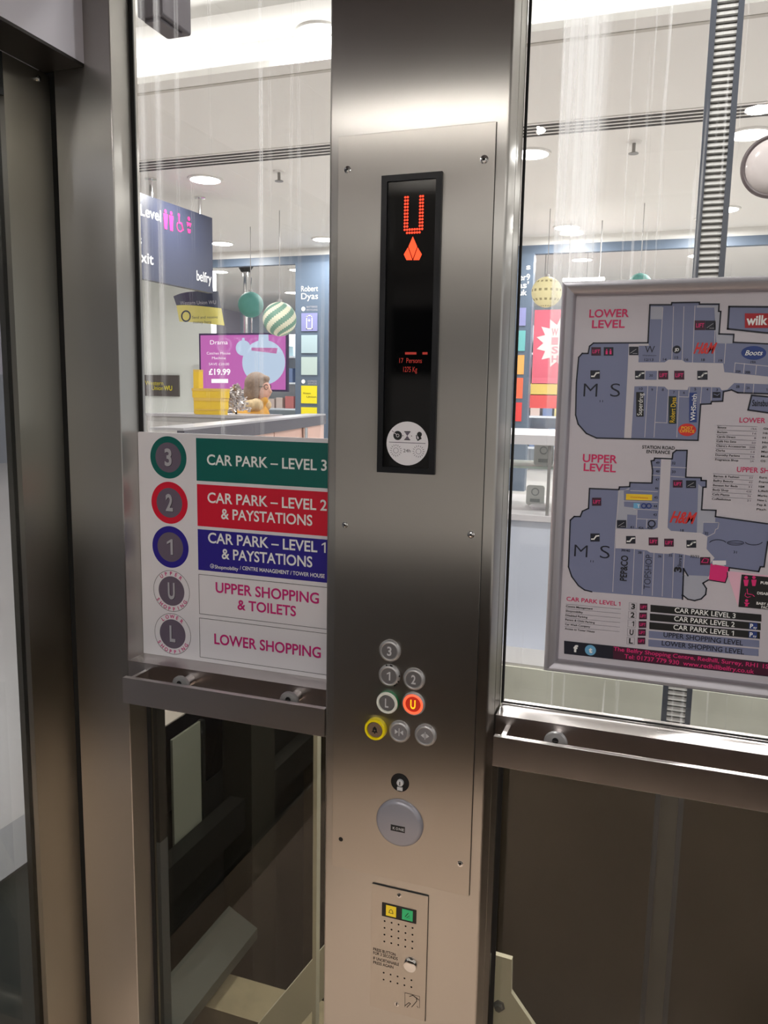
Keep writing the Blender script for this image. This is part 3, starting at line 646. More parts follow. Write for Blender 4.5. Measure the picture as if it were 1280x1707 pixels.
# --- upper level plan
b = MB()
OU = [(1330, 456), (985, 408), (988, 373), (907, 370), (915, 243), (932, 243), (933, 206), (905, 205), (905, 190), (818, 187), (826, 36), (765, 36), (746, 52), (742, 84), (644, 80), (640, 92), (624, 95), (632, 150), (628, 220), (505, 217), (503, 240), (446, 242), (443, 257), (278, 250), (272, 362), (238, 378), (226, 408), (192, 408), (170, 428), (160, 690), (178, 745), (215, 795), (250, 820), (290, 830), (800, 872), (806, 700), (830, 740), (945, 745), (1010, 655), (1060, 712), (1062, 695), (1228, 717), (1237, 690), (1258, 690), (1278, 550), (1330, 556)]
b.pp(L1, mp(B, OU), MAPB)
b.pp(L2+.00012, mp(B, [(438, 260), (500, 258), (502, 245), (470, 262), (472, 352), (525, 358), (545, 372), (540, 400), (490, 396), (488, 470), (426, 476)]), MAPL)
b.pp(L2+.00012, mp(B, [(888, 225), (912, 245), (905, 372), (985, 378), (983, 440), (918, 440), (915, 500), (880, 500)]), MAPL)
b.pp(L2+.00012, mp(B, [(804, 736), (940, 742), (946, 762), (914, 782), (932, 810), (930, 842), (905, 870), (865, 878), (830, 870), (804, 848)]), MAPL)
b.pp(L2, mp(B, [(680, 84), (736, 86), (716, 470), (735, 488), (905, 500), (940, 520), (935, 590), (980, 640), (955, 672), (900, 640), (795, 618), (745, 612), (720, 618), (618, 610), (600, 598), (530, 590), (424, 586), (426, 476), (640, 480), (660, 470)]), MAPC)
for P_ in ([(425, 480), (408, 830)], [(530, 590), (518, 840)], [(583, 605), (573, 845)], [(640, 612), (630, 850)], [(695, 615), (686, 855)], [(752, 615), (742, 862)], [(810, 620), (802, 740)], [(446, 258), (425, 476)], [(508, 262), (660, 268)], [(470, 320), (660, 328)], [(525, 365), (660, 372)], [(545, 420), (655, 425)], [(545, 372), (540, 470)], [(600, 425), (597, 470)], [(625, 130), (675, 132)], [(630, 175), (675, 178)], [(735, 130), (820, 134)], [(735, 182), (820, 188)], [(917, 440), (1005, 442), (998, 475), (985, 480), (980, 500), (942, 520)]): b.pline(L3, mp(B, P_), .0010, MAPC)
b.pline(L3, mp(B, OU[:34]), .0022, PDARK); b.pline(L3, mp(B, OU[34:37]), .0022, PDARK)
b.pline(L3, mp(B, [(798, 850), (805, 852), (830, 872), (868, 880), (905, 870), (930, 845), (934, 812), (915, 782), (945, 764)]), .0022, PDARK); b.pline(L3, mp(B, OU[39:]), .0022, PDARK)
mp_.part('upper_level_plan', b, POSTER, 'upper level plan in slate blue')
b = MB(); b.pp(L3, mp(B, [(958, 672), (1060, 692), (1052, 720), (1052, 745), (1040, 778), (948, 765)]), MAPPK); b.pline(L4, mp(B, [(946, 764), (1040, 779), (1052, 745), (1052, 722)]), .0016, PDARK)
b.pp(L2, mp(B, [(1045, 712), (1330, 745), (1330, 760), (1128, 735), (1112, 912)]), MAPPL)
b.pp(L3, mp(B, [(1132, 733), (1330, 752), (1330, 935), (1114, 915)]), PBLACK)
for u in (1157, 1201):
    c0 = at(*B(u, 750), L4); b.disc(L4, c0.x, c0.z, .0026, MAPPK, 12); b.pp(L4, mp(B, [(u-15, 762), (u+15, 762), (u+8, 798), (u-9, 798)]), MAPPK)
b.pline(L4, mp(B, [(1163, 815), (1165, 842), (1192, 846), (1203, 856)]), .0012, MAPPK); b.pline(L4, mp(B, [(1155, 838), (1150, 852), (1164, 862), (1180, 858)]), .0010, MAPPK)
c0 = at(*B(1160, 880), L4); b.disc(L4, c0.x, c0.z, .0024, MAPPK, 12); b.pp(L4, mp(B, [(1145, 890), (1178, 893), (1165, 904), (1168, 912), (1150, 912), (1154, 902)]), MAPPK)
b.pt(L4, 'PUB', H(838, 690), H(914, 697), 4.2, PWORD, .02); b.pt(L4, 'DISAB', H(803, 795), H(914, 806), 4.2, PWORD, .02); b.pt(L4, 'BABY &', H(796, 898), H(930, 912), 4.2, PWORD, .02); b.pt(L4, 'FAC', H(845, 938), H(914, 946), 4.2, PWORD, .02)
prect(b, L3, H, 225, 418, 328, 498, MAPX); b.pline(L4, mp(H, [(240, 470), (265, 430), (310, 440), (300, 475), (250, 472)]), .0012, MAPPK)
mp_.part('facilities_key', b, POSTER, 'pink facilities block and black key')
# --- headings, lists, level bars
def heading(label, *rows):
    b = MB()
    for r_ in rows: b.pt(L3, *r_)
    mp_.part('map_heading', b, POSTER, label)
heading('pink heading lower level', ('LOWER', A(276, 232), A(498, 230), 12.6, PPINK, .02), ('LEVEL', A(291, 292), A(475, 290), 12.6, PPINK, .02))
heading('pink heading upper level', ('UPPER', B(239, 102), B(433, 106), 12.6, PPINK, .02), ('LEVEL', B(244, 152), B(425, 157), 12.2, PPINK, .02))
heading('pink heading over the upper shop list', ('LOWER', D(872, 208), D(1240, 212), 8, PPINK, .012)); heading('pink heading over the lower shop list', ('UPPER SH', D(835, 912), D(1290, 925), 8.2, PPINK, .012)); heading('pink heading car park level 1', ('CAR PARK LEVEL 1', J(105, 165), J(780, 222), 6.6, PPINK, .012))
heading('black heading station road entrance', ('STATION ROAD', B(573, 27), B(756, 31), 5.2, PBLACK, .018), ('ENTRANCE', B(597, 52), B(730, 56), 5.2, PBLACK, .018))
b = MB()
for i, (nm, no, w_) in enumerate((('Boots', '19A', 122), ('Burton', '16', 142), ('Cards Direct', '8', 265), ('Café No Sete', '50', 280), ("Claire's Accessories", '20B', 420), ('Clarks', '14', 130), ('Dorothy Perkins', '16', 345), ('Fragrance Shop', '2A', 330))):
    x = 562-5*i; y = 290+65.5*i; b.pt(L3, nm, D(x, y), D(x+w_, y+w_*.035), 3.3, PBLACK, .012); nw = 28*len(no); b.pt(L3, no, D(1122-6*i-nw, y+22), D(1120-6*i, y+24), 3.0, PGREY, 0); b.pline(L3, mp(D, [(x-5, y-42), (1128-6*i, y-22)]), .0005, LINE)
mp_.part('shop_list', b, POSTER, 'black lower level shop list'); b = MB()
for i, s_ in enumerate(('Ga', 'H&', 'H S', 'Hol', 'JD', 'Mar', 'Mul', 'O2')): x = 1215-6*i; b.pt(L3, s_, D(x, 305+66*i), D(x+34*len(s_), 309+66*i), 3.3, PBLACK, .012)
mp_.part('shop_list', b, POSTER, 'cut off second column of the lower level list'); b = MB()
for i, (nm, no, w_) in enumerate((('Barnes & Fashion', '33', 362), ('Belfry Beauty', '43', 285), ('Benson for Beds', '31', 350), ('Body Shop', '42B', 225), ('Cafe Piazza', '36', 245), ('Coffeelicious', '21', 268))):
    x = 507-5*i; y = 980+65*i; b.pt(L3, nm, D(x, y), D(x+w_, y+w_*.06), 3.3, PBLACK, .012); nw = 25*len(no); b.pt(L3, no, D(1060-6*i-nw, y+25), D(1060-6*i, y+28), 3.0, PGREY, 0); b.pline(L3, mp(D, [(x-5, y-44), (1072-6*i, y-12)]), .0005, LINE)
mp_.part('shop_list', b, POSTER, 'black upper level shop list'); b = MB()
for i, s_ in enumerate(('Euro', 'Frame', 'H&M', 'Lifeline', 'Marks', 'New L', 'Pep &', 'Pitch')): x = 1158-6*i; b.pt(L3, s_, D(x, 1000+65*i), D(x+27*len(s_), 1006+65*i), 3.3, PBLACK, .012)
mp_.part('shop_list', b, POSTER, 'cut off second column of the upper level list'); b = MB()
for i, (nm, w_) in enumerate((('Centre Management', 335), ('Shopmobility', 215), ('Disabled Parking', 275), ('Parent & Child Parking', 370), ('Car Wash Company', 315), ('Access to Tower House', 375))):
    x = 100-3*i; y = 243+56.5*i; b.pt(L3, nm, J(x, y), J(x+w_, y+w_*.085), 3.1, PBLACK, .012); b.pline(L3, mp(J, [(x, y-40), (790-4*i, y+24)]), .0005, LINE)
mp_.part('service_list', b, POSTER, 'black car park services list')
b = MB()
for i, (ch, s_, dk, l, r) in enumerate((('3', 'CAR PARK LEVEL 3', 1, 755, 1097), ('2', 'CAR PARK LEVEL 2', 1, 752, 1092), ('1', 'CAR PARK LEVEL 1', 1, 748, 1087), ('U', 'UPPER SHOPPING LEVEL', 0, 692, 1140), ('L', 'LOWER SHOPPING LEVEL', 0, 682, 1146))):
    y = 903+48.5*i; x0 = 620-3*i; x1 = 1243-4*i
    b.pp(L2, mp(B, [(x0, y+40), (x1, y+95), (x1, y+55), (x0, y)]), PBLACK if dk else MAPB)
    b.pt(L3, s_, B(l, y+45), B(r, y+73), 7.8, PWORD if dk else PDARK, .014)
    b.pt(L3, ch, B(511-3*i, y+22), B(533-3*i, y+24), 8.2, PBLACK, .03)
    u = 500-3*i
    b.pline(L3, mp(B, [(u, y-12), (u+43, y-9), (u+42, y+30), (u-1, y+27)]), .0004, LINE, True)
    mp_.part('level_bar', b, POSTER, ('black bar' if dk else 'slate bar')+' lettered '+s_.lower()); b = MB()
    if i in (1, 2):
        b.pp(L3, mp(B, [(1176-2*i, y+88), (1222-2*i, y+90), (1222-2*i, y+55), (1176-2*i, y+53)]), MAPBL); b.pt(L4, 'P', B(1180-2*i, y+82), B(1197-2*i, y+84), 7, PWORD, .03); b.pt(L4, 'ay', B(1199-2*i, y+85), B(1219-2*i, y+86), 4, PWORD, .01); mp_.part('pay_symbol', b, POSTER, 'blue pay station symbol'); b = MB()
b = MB(); b.pp(L2, mp(B, [(135, 1178), (1330, 1312), (1330, 1232), (135, 1105)]), PDARK); b.pp(L3, mp(B, [(410, 1205), (1330, 1308), (1330, 1238), (410, 1136)]), mat('print_plum', rgb(70, 10, 44), .5))
b.pt(L4, 'The Belfry Shopping Centre, Redhill, Surrey, RH1 1ST', B(412, 1163), B(1310, 1262), 6.4, MAPPK, .012); b.pt(L4, 'Tel: 01737 779 930  www.redhillbelfry.co.uk', B(473, 1207), B(1202, 1286), 6.8, MAPPK, .012)
b.pt(L3, 'f', B(187, 1166), B(212, 1168), 10.5, PWORD, .05); c0 = at(*B(283, 1158), L3); b.disc(L3, c0.x, c0.z, .0092, MAPSKY, 28); b.pt(L4, 't', B(273, 1170), B(293, 1172), 8, PWORD, .06)
mp_.part('contact_bar', b, POSTER, 'dark contact bar with pink lettering')
b = MB()
def flush():
    global b
    if b.v: mp_.part('shop_logo', b, POSTER)
    b = MB()
b.pt(L3, 'M', A(243, 677), A(320, 679), 22, PDARK, -.010); b.pt(L3, 'S', A(393, 677), A(448, 679), 22, PDARK, -.010); b.pt(L3, '11', A(335, 708), A(353, 709), 3.2, PDARK, .01)
flush()
b.pt(L3, 'M', B(191, 632), B(265, 637), 20, PDARK, -.010); b.pt(L3, 'S', B(335, 640), B(390, 645), 21, PDARK, -.010); b.pt(L3, '11', B(283, 664), B(300, 665), 3.2, PDARK, .01)
flush()
b.pt(L3, 'W', A(588, 430), A(643, 431), 11, PDARK, .0); b.pt(L3, 'Warehouse', A(575, 449), A(653, 450), 2, PDARK, .0)
flush()
c0 = at(*A(767, 413), L3); b.disc(L3, c0.x, c0.z, .0062, PDARK, 24); b.pt(L4, 'JD', A(755, 421), A(780, 422), 4.6, PWORD, .03)
flush()
b.pt(L3, 'H&M', A(862, 432), A(972, 436), 17, MAPR, .03, .3); flush(); b.pt(L3, 'H&M', B(728, 440), B(858, 446), 18, MAPR, .03, .3)
flush()
prect(b, L3, A, 1150, 210, 1330, 292, MAPK); b.pt(L4, 'wilk', A(1157, 272), A(1276, 276), 15, PWORD, .03)
flush()
c0 = at(*A(1200, 432), L3); b.pp(L3, [(A(1200, 432)[0]+21*math.cos(t*.2618), A(1200, 432)[1]+11.5*math.sin(t*.2618)) for t in range(24)][::-1], MAPBL); b.pt(L4, 'Boots', A(1150, 443), A(1245, 447), 8, PWORD, .01, .3)
flush()
def vtag(fn, x0, y0, x1, y1, s_, m, tm, off=.0, cap=.62):
    if m: prect(b, L3, fn, x0, y0, x1, y1, m)
    w_ = x1-x0; p0, p1 = fn(x1-w_*.25, y1-(y1-y0)*.05), fn(x1-w_*.25, y0+(y1-y0)*.05); b.ptv(L4, s_, p0, p1, (fn(x1, 0)[0]-fn(x0, 0)[0])*cap, tm, off)
vtag(A, 540, 652, 582, 790, 'Superdrug', PBLACK, PWORD); flush(); vtag(A, 722, 675, 765, 830, 'Robert Dyas', mat('print_dark_green', rgb(14, 34, 24), .5), MAPY); flush(); vtag(A, 838, 655, 880, 822, 'WHSmith', MAPBL, PWORD, .01)
flush()
b.pp(L3, [(A(826, 864)[0]+15*math.cos(t*.2618), A(826, 864)[1]+10.5*math.sin(t*.2618)) for t in range(24)][::-1], MAPR); b.pt(L4, 'POST', A(793, 860), A(858, 862), 4.5, MAPY, .01); b.pt(L4, 'OFFICE', A(784, 878), A(866, 881), 4.5, MAPY, .01)
flush()
vtag(B, 448, 620, 498, 778, 'PEP&CO', None, PBLACK, .02, .75); flush(); vtag(B, 583, 612, 630, 828, 'TOPSHOP', None, PDARK, -.01, .8); flush(); vtag(B, 760, 690, 802, 724, '3', None, PBLACK, .05, .9); vtag(B, 768, 640, 800, 692, 'Store', None, PBLACK, .01, .6)
flush()
b.pp(L3, mp(B, [(482, 314), (628, 318), (630, 285), (484, 280)]), MAPY); b.pt(L4, 'morrisons', B(508, 303), B(606, 306), 2.4, MAPR, .0)
flush()
prect(b, L3, B, 525, 332, 560, 362, MAPSKY); b.pt(L4, 'T', B(545, 357), B(560, 358), 5, PWORD, .02)
flush()
for u in (583, 611): c0 = at(*B(u, 348), L4); b.disc(L4, c0.x, c0.z, .0045, MAPBL, 20, .0026)
c0 = at(*B(627, 448), L4); b.disc(L4, c0.x, c0.z, .0062, PDARK, 20, .0042)
flush()
for (u0, u1, v, a0, a1) in ((950, 1045, 560, 200, 340), (1150, 1250, 545, 20, 160)):
    P_ = [B((u0+u1)/2+(u1-u0)/2*math.cos(math.radians(a)), v+22*math.sin(math.radians(a))) for a in range(a0, a1+1, 14)]; b.pline(L4, P_, .0010, PDARK)
b.pline(L4, [B(1098+45*math.cos(t*.2618), 556+12*math.sin(t*.2618)) for t in range(24)], .0009, PDARK, True); b.pline(L4, mp(B, [(1062, 556), (1134, 558)]), .0009, PDARK); prect(b, L3, B, 968, 655, 1044, 680, PWHITE)
flush()
for (fn, s_, x, y) in ((A, '12/13', 586, 476), (A, '14', 690, 475), (A, '15', 756, 464), (A, '16', 812, 476), (A, '18', 905, 477), (A, '19', 1002, 482), (A, '19A', 1182, 490), (A, '20A', 1097, 542), (A, '20B', 1150, 547), (A, '30', 613, 565), (A, '10', 556, 640), (A, '9', 624, 645), (A, '8', 684, 645), (A, '7', 746, 660), (A, '6', 803, 662), (A, '5', 866, 642), (A, '4', 934, 644), (A, '3', 988, 646), (A, '2B', 1100, 628), (A, '2A', 1158, 635), (A, '1', 1265, 645),
    (B, '49', 650, 112), (B, '48', 650, 160), (B, '47', 648, 207), (B, '46', 645, 255), (B, '45', 640, 307), (B, '44', 637, 356), (B, '43', 635, 404), (B, '32', 740, 114), (B, '33', 740, 163), (B, '41', 505, 474), (B, '42A', 552, 478), (B, '42B', 602, 478), (B, '18', 787, 492), (B, '22', 925, 508), (B, '31', 1085, 614), (B, '39/40', 455, 604), (B, '38', 550, 616), (B, '36', 662, 637), (B, '35', 722, 632), (B, '34', 778, 636), (B, '32/33', 843, 638)):
    w_ = 10*len(s_); b.pt(L4, s_, fn(x, y), fn(x+w_, y+w_*.04), 4.0, PDARK, .012)
prect(b, L3, G, 625, 1305, 718, 1375, PDARK); b.pline(L4, mp(G, [(640, 1330), (680, 1345), (705, 1325)]), .001, MAPB)
flush()
mp_.part('unit_numbers', b, POSTER, 'small dark unit numbers')

# ================================================================== SHAFT AND MALL SHELL
SX0, SX1, SY0, SY1 = -1.45, 2.2, -2.3, 1.84
f_ = MB()
f_.box(-12, SX0, -10, 15, .2, FZ, TILE); f_.box(SX1, 9, -10, 15, .2, FZ, TILE); f_.box(SX0, SX1, SY1, 15, .2, FZ, TILE); f_.box(SX0, SX1, -10, SY0, .2, FZ, TILE)
struct('floor', f_)
se = MB(); se.box(SX0, SX1, SY1-.012, SY1-.0005, .2, FZ-.012, SLABM); struct('trim_6', se)
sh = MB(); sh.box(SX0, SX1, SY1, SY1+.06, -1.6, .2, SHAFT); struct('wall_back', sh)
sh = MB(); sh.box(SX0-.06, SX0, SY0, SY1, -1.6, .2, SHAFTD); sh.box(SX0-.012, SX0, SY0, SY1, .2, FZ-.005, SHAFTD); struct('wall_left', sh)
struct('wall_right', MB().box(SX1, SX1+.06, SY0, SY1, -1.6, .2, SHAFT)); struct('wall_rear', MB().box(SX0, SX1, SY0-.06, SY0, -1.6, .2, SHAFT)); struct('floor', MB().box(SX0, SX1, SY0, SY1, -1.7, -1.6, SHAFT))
r3 = 2.60; r2 = 2.93; r1 = 2.83
c_ = MB(); c_.box(-12, 9, r2, 15, CZ, CZ+.05, CEIL); c_.box(-12, 9, -10, -3.2, CZ, CZ+.05, CEIL)
c_.box(-12, 9, r3, r2-.001, CZ+.14, CZ+.19, CEIL); c_.box(-12, 9, r2-.03, r2, CZ, CZ+.14, CEIL)
c_.box(-12, 9, -3.2, r3, CZ+.34, CZ+.39, CEIL); c_.box(-12, 9, r3-.03, r3, CZ+.14, CZ+.36, CEIL); c_.box(-12, 9, -3.23, -3.2, CZ, CZ+.36, CEIL)
struct('ceiling', c_)
for (yy_, rx) in ((r2-.06, 150), (r3-.10, 150)):  # unseen fill strips added to brighten the raised ceiling
    l = bpy.data.lights.new('ceiling_fill_lamp', 'AREA'); l.shape = 'RECTANGLE'; l.size = 12; l.size_y = .05; l.energy = 20; l.color = (1, 1, .98)
    lo = bpy.data.objects.new('ceiling_fill_lamp', l); COL.objects.link(lo); lo.location = (-2, yy_, CZ+(.02 if rx and yy_ > r3 else .16)); lo.rotation_euler = (math.radians(180+25), 0, 0)
tr_ = MB(); tr_.box(-12, 9, 3.02, 3.05, CZ-.004, CZ, mat('seam', rgb(196, 192, 184), .7)); struct('trim_7', tr_)
SY = 7.9
struct('wall_far', MB().box(-12, 9, 14.6, 14.8, FZ, CZ, mat('shop_back_white', rgb(214, 226, 240), .6)))
struct('wall_left', MB().box(-9.2, -9.0, -10, 15, FZ, CZ, mat('pale_lilac_wall', rgb(206, 200, 212), .6)))
struct('wall_far', MB().box(-9, at(352, 560, 9.2).x, 9.2, 9.35, FZ, CZ, WALLG))

# linear slot diffuser in the ceiling
t = Thing('slot_diffuser', 'long four-slot air diffuser running across the white ceiling', 'air vent', (-2, 4.33, CZ))
t.part('diffuser_bed', MB().box(-9, 6, 4.20, 4.47, CZ-.006, CZ-.0006, CEIL))
for i in range(4): t.part('slot', MB().box(-9, 6, 4.225+i*.063, 4.225+i*.063+.030, CZ-.009, CZ-.0062, mat('slot_dark', rgb(62, 60, 58), .7)))
# downlights
def dl_proto(loc, label, r=.125):
    t = Thing('downlight', label, 'ceiling light', loc, 'round ceiling downlights')
    x, y, z = loc
    t.part('rim', MB().lathe((x, y, z), [(r*1.16, 0), (r*1.14, .012), (r, .014), (r*.99, .002)], CEIL, 32, (0, 0, -1)))
    t.part('diffuser', MB().lathe((x, y, z), [(r*.98, .003), (r*.96, .012), (.002, .016)], GLOW, 32, (0, 0, -1)))
    l = bpy.data.lights.new('downlight_lamp', 'AREA'); l.shape = 'DISK'; l.size = r*1.9; l.energy = MALL_W; l.color = (1, .99, .97)
    lo = bpy.data.objects.new('downlight_lamp', l); COL.objects.link(lo); lo.parent = t.o; lo.location = (0, 0, -.03)
    return t
pl = lambda x, y, z=CZ: tuple(atz(x, y, z))
dls = [(pl(342, 298), 'round glowing downlight nearest above the grey hanging direction sign'), (pl(370, 405), 'round glowing downlight just right of the hanging direction sign panel'), (pl(540, 398), 'round glowing downlight half hidden by left edge of control column'),
       (pl(365, 452), 'small glowing downlight seen under the shop front bar beside the direction sign'), (pl(497, 449), 'small glowing downlight inside the shop left of the dark shop pillar'), (pl(487, 487), 'deepest small downlight inside the shop above the striped bauble'),
       (pl(885, 255), 'large glowing downlight beside the right mullion of the control column'), (pl(945, 378), 'glowing downlight above the corner of the map in the cloudy glass streak'), (pl(1250, 222), 'large glowing downlight right of the toothed cable tray above the round hoop'),
       (pl(1207, 348), 'glowing downlight right behind the cable tray'), (pl(1183, 364), 'glowing downlight crossing behind the cable tray'), (pl(970, 432), 'small glowing downlight over the map frame, left of the cable tray'), (pl(1165, 425), 'small glowing downlight just above the map behind the cable tray'),
       (pl(536, 55, CZ+.14), 'glowing downlight in the raised ceiling band beside the control column')]
first = None
for i, (lc, lab) in enumerate(dls):
    if i == 0: first = dl_proto(lc, lab); first = first.o; continue
    c = copy_tree(first); c.location = lc; c['label'] = lab
for i, (x, y) in enumerate([(-6.5, 4.8), (3.1, 4.8), (3.2, 7.4), (-6.4, 1.2), (-4.0, 1.2), (-6.4, -2.2), (-4, -2.2), (3.5, 0), (-3.8, -4.8), (-1.1, -4.8), (.4, -4.8), (2.9, -4.8), (-3.8, -7.4), (-1.1, -7.4), (1.6, -7.4), (-3.2, 11.7), (-.4, 11.7), (-.7, 1.0), (1.1, 1.0)]):  # last two are unseen lamps added to light slab edge and shaft
    c = copy_tree(first); z = CZ if (y > r2 or y < -3.2) else CZ+.34; c.location = (x, y, z); c['label'] = 'round glowing downlight in the mall ceiling outside the view'; c['group'] = 'downlights outside the view'
# sprinklers
def sprinkler(px, py, lab):
    p = atz(px, py-7, CZ); t = Thing('sprinkler', lab, 'sprinkler', p, None)
    m_ = mat('sprinkler_metal', rgb(150, 148, 145), .35, .6)
    t.part('escutcheon', MB().lathe(p, [(.05, 0), (.045, .01), (.012, .012)], CEIL, 20, (0, 0, -1))); b = MB(); b.tube((p.x, p.y, p.z-.012), (p.x, p.y, p.z-.075), .012, m_); b.lathe((p.x, p.y, p.z-.075), [(.034, 0), (.034, .005), (.005, .006)], m_, 16, (0, 0, -1)); t.part('sprinkler_head', b)
sprinkler(465, 292, 'small pendant sprinkler head on ceiling left of the control column')
sprinkler(1057, 243, 'small pendant sprinkler head on ceiling above the map')

# ================================================================== CABLE TRAY, HOOP, SHAFT ITEMS
ty = 1.45; tx0, tx1 = at(1153, 470, ty).x, at(1206, 470, ty).x
TRAYD = mat('tray_flange', rgb(98, 103, 114), .45, .2); TRAYS = mat('tray_slat', rgb(205, 203, 200), .5)
t = Thing('cable_tray', 'tall vertical toothed cable tray with dark side rails behind the map', 'cable tray', ((tx0+tx1)/2, ty, -1.6))
fwid = (tx1-tx0)*.18
t.part('side_rail', MB().box(tx0, tx0+fwid, ty, ty+.05, -1.6, CZ+.34, TRAYD)); t.part('side_rail', MB().box(tx1-fwid, tx1, ty, ty+.05, -1.6, CZ+.34, TRAYD))
b = MB(); z = .262
while z < CZ+.28:
    b.prism([(tx0+fwid*.9, ty+.008, z), (tx0+fwid*.9, ty+.001, z+.003), (tx0+fwid*.9, ty+.006, z+.0148), (tx0+fwid*.9, ty+.02, z+.0148)], (tx1-tx0-fwid*1.8, 0, 0), TRAYS); z += .0182
t.part('slat', b)['kind'] = 'stuff'
b = MB(); b.box(tx0+fwid*.5, tx1-fwid*.5, ty+.031, ty+.045, -1.6, CZ+.34, mat('tray_back', rgb(150, 150, 146), .6)); t.part('tray_back', b)
hc = at(1290, 277, 2.0); R_ = abs(at(1238, 277, 2.0).x-hc.x)  # ring of unknown kind, built as a dark rim with a pale disc
t = Thing('round_hoop', 'round dark-rimmed pale disc hanging outside the right glass', 'mirror', hc)
t.part('rim', MB().torus(hc, R_, .0085, mat('hoop_dark', rgb(96, 84, 86), .5)), smooth=True)
b = MB(); b.lathe((hc.x, hc.y+.004, hc.z), [(R_*.98, 0), (R_*.9, .012), (R_*.6, .028), (.002, .036)], mat('hoop_disc', rgb(226, 216, 214), .15), 40); t.part('hoop_disc', b, smooth=True)
b = MB(); b.tube((hc.x, hc.y+.02, hc.z), (hc.x, hc.y+.02, CZ+.34), .008, SATIN); t.part('hanger', b)

ccx = at(250, 10, .5)
t = Thing('camera_housing', 'dark grey camera housing above the left glass pane', 'camera', (ccx.x, .5, 2.5))
q0, q1 = at(229, 0, .5), at(271, 24, .5)
b = MB(); b.rboxz(q0.x, q1.x, .5, .62, q1.z, q1.z+.12, .006, mat('housing_grey', rgb(84, 78, 84), .45)); t.part('body', b); b = MB(); b.rboxz(q0.x+.012, q1.x-.012, .51, .6, q1.z-.008, q1.z-.0002, .002, MATS['housing_grey']); t.part('lens_cover', b)
b = MB(); b.box(q0.x+.01, q0.x+.03, .54, .58, q1.z+.12, CZ+.34, MATS['housing_grey']); t.part('bracket', b)

# left lower bay: side of the shaft
wp = -1.43
a, b2 = atx(287, 1215, wp), atx(334, 1215, wp); zb = atx(290, 1438, wp).z
t = Thing('wall_panel', 'pale grey panel fixed in the dark shaft behind the lower left glass', 'panel', (wp, (a.y+b2.y)/2, zb))
t.part('sheet', MB().box(wp-.008, wp, a.y, b2.y, zb, .45, mat('pale_panel', rgb(160, 166, 154), .6))); b = MB(); b.box(wp-.012, wp+.008, a.y, b2.y, zb-.025, zb-.0005, SHAFTD); b.box(wp-.012, wp+.006, b2.y+.0005, b2.y+.02, zb-.025, .45, SHAFTD); t.part('edge_trim', b)
a = at(232, 1215, .2)
b = MB(); x0, x1 = at(262, 1400, .2).x, at(271, 1400, .2).x; b.box(x0, x1, .19, .22, at(265, 1400, .2).z, .9, SHAFTD); b.box(x0, x1, .19, .22, -.6, at(265, 1400, .2).z-.0005, mat('dull_zinc', rgb(110, 116, 120), .5, .4))
solo('shaft_guide_rail', b, 'narrow vertical guide rail beside the corner post behind lower left glass', 'rail')
a = at(521.5, 1400, .28); c = at(528, 1400, .28)
b = MB(); b.box(a.x, c.x, .28, .30, -.2, .92, CREAM); solo('conduit_pipe', b, 'thin pale vertical conduit just left of the control column below the handrail', 'pipe')
Yb = .34
P_ = [at(420, 1720, Yb), at(545, 1571, Yb), at(545, 1656, Yb), at(492, 1720, Yb)]
b = MB(); e = (P_[1]-P_[0]); P_[0] = P_[0]-e*.8; P_[3] = P_[3]-e*.8; P_[1] = P_[1]+e*.4; P_[2] = P_[2]+e*.4; b.prism(P_, (0, .02, 0), CREAM); solo('diagonal_brace', b, 'cream diagonal brace behind the lower left glass beside the control column', 'brace')
Yb = .30
b = MB(); b.prism([at(818, 1590, Yb), at(853, 1600, Yb), at(852, 1655, Yb), at(930, 1770, Yb), at(812, 1770, Yb)], (0, .012, 0), CREAM)
t = Thing('gusset_plate', 'cream steel gusset plate at the bottom right of the control column', 'bracket', at(850, 1760, Yb)); t.part('plate', b)
p = at(832, 1676, Yb); t.part('bolt', MB().lathe(p, [(.013, 0), (.013, .003), (.009, .004), (.008, .012), (.001, .013)], mat('dull_zinc', (0, 0, 0, 1)), 6), smooth=False)
# lower beams of the shaft behind the left pane
def beam(name, lab, p, q, w_, h_, m_):
    p, q = Vector(p), Vector(q); d_ = (q-p); s_ = d_.cross(Vector((0, 0, 1))).normalized()*w_/2; b = MB()
    b.prism([p-s_, p+s_, p+s_-Vector((0, 0, h_)), p-s_-Vector((0, 0, h_))], d_, m_); solo(name, b, lab, 'beam'); return b
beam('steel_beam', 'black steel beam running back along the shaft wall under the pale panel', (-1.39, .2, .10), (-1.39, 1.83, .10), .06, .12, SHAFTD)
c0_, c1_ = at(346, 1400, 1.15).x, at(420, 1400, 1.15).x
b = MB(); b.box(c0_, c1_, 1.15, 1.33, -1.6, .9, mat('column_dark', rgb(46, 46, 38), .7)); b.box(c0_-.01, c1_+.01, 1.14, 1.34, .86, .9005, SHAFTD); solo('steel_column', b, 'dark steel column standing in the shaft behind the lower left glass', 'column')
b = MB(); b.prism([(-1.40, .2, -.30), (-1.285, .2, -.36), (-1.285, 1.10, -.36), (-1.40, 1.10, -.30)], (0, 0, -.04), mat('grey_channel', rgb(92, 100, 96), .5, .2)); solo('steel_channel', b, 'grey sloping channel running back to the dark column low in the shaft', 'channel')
l0 = at(280, 1625, .9)
b = MB(); b.box(SX0+.002, -.35, .82, .98, l0.z-.10, l0.z, mat('dusty_ledge', rgb(196, 186, 156), .9, var=.3, vscale=14)); solo('concrete_ledge', b, 'dusty concrete ledge crossing the shaft behind the lower left glass', 'ledge')

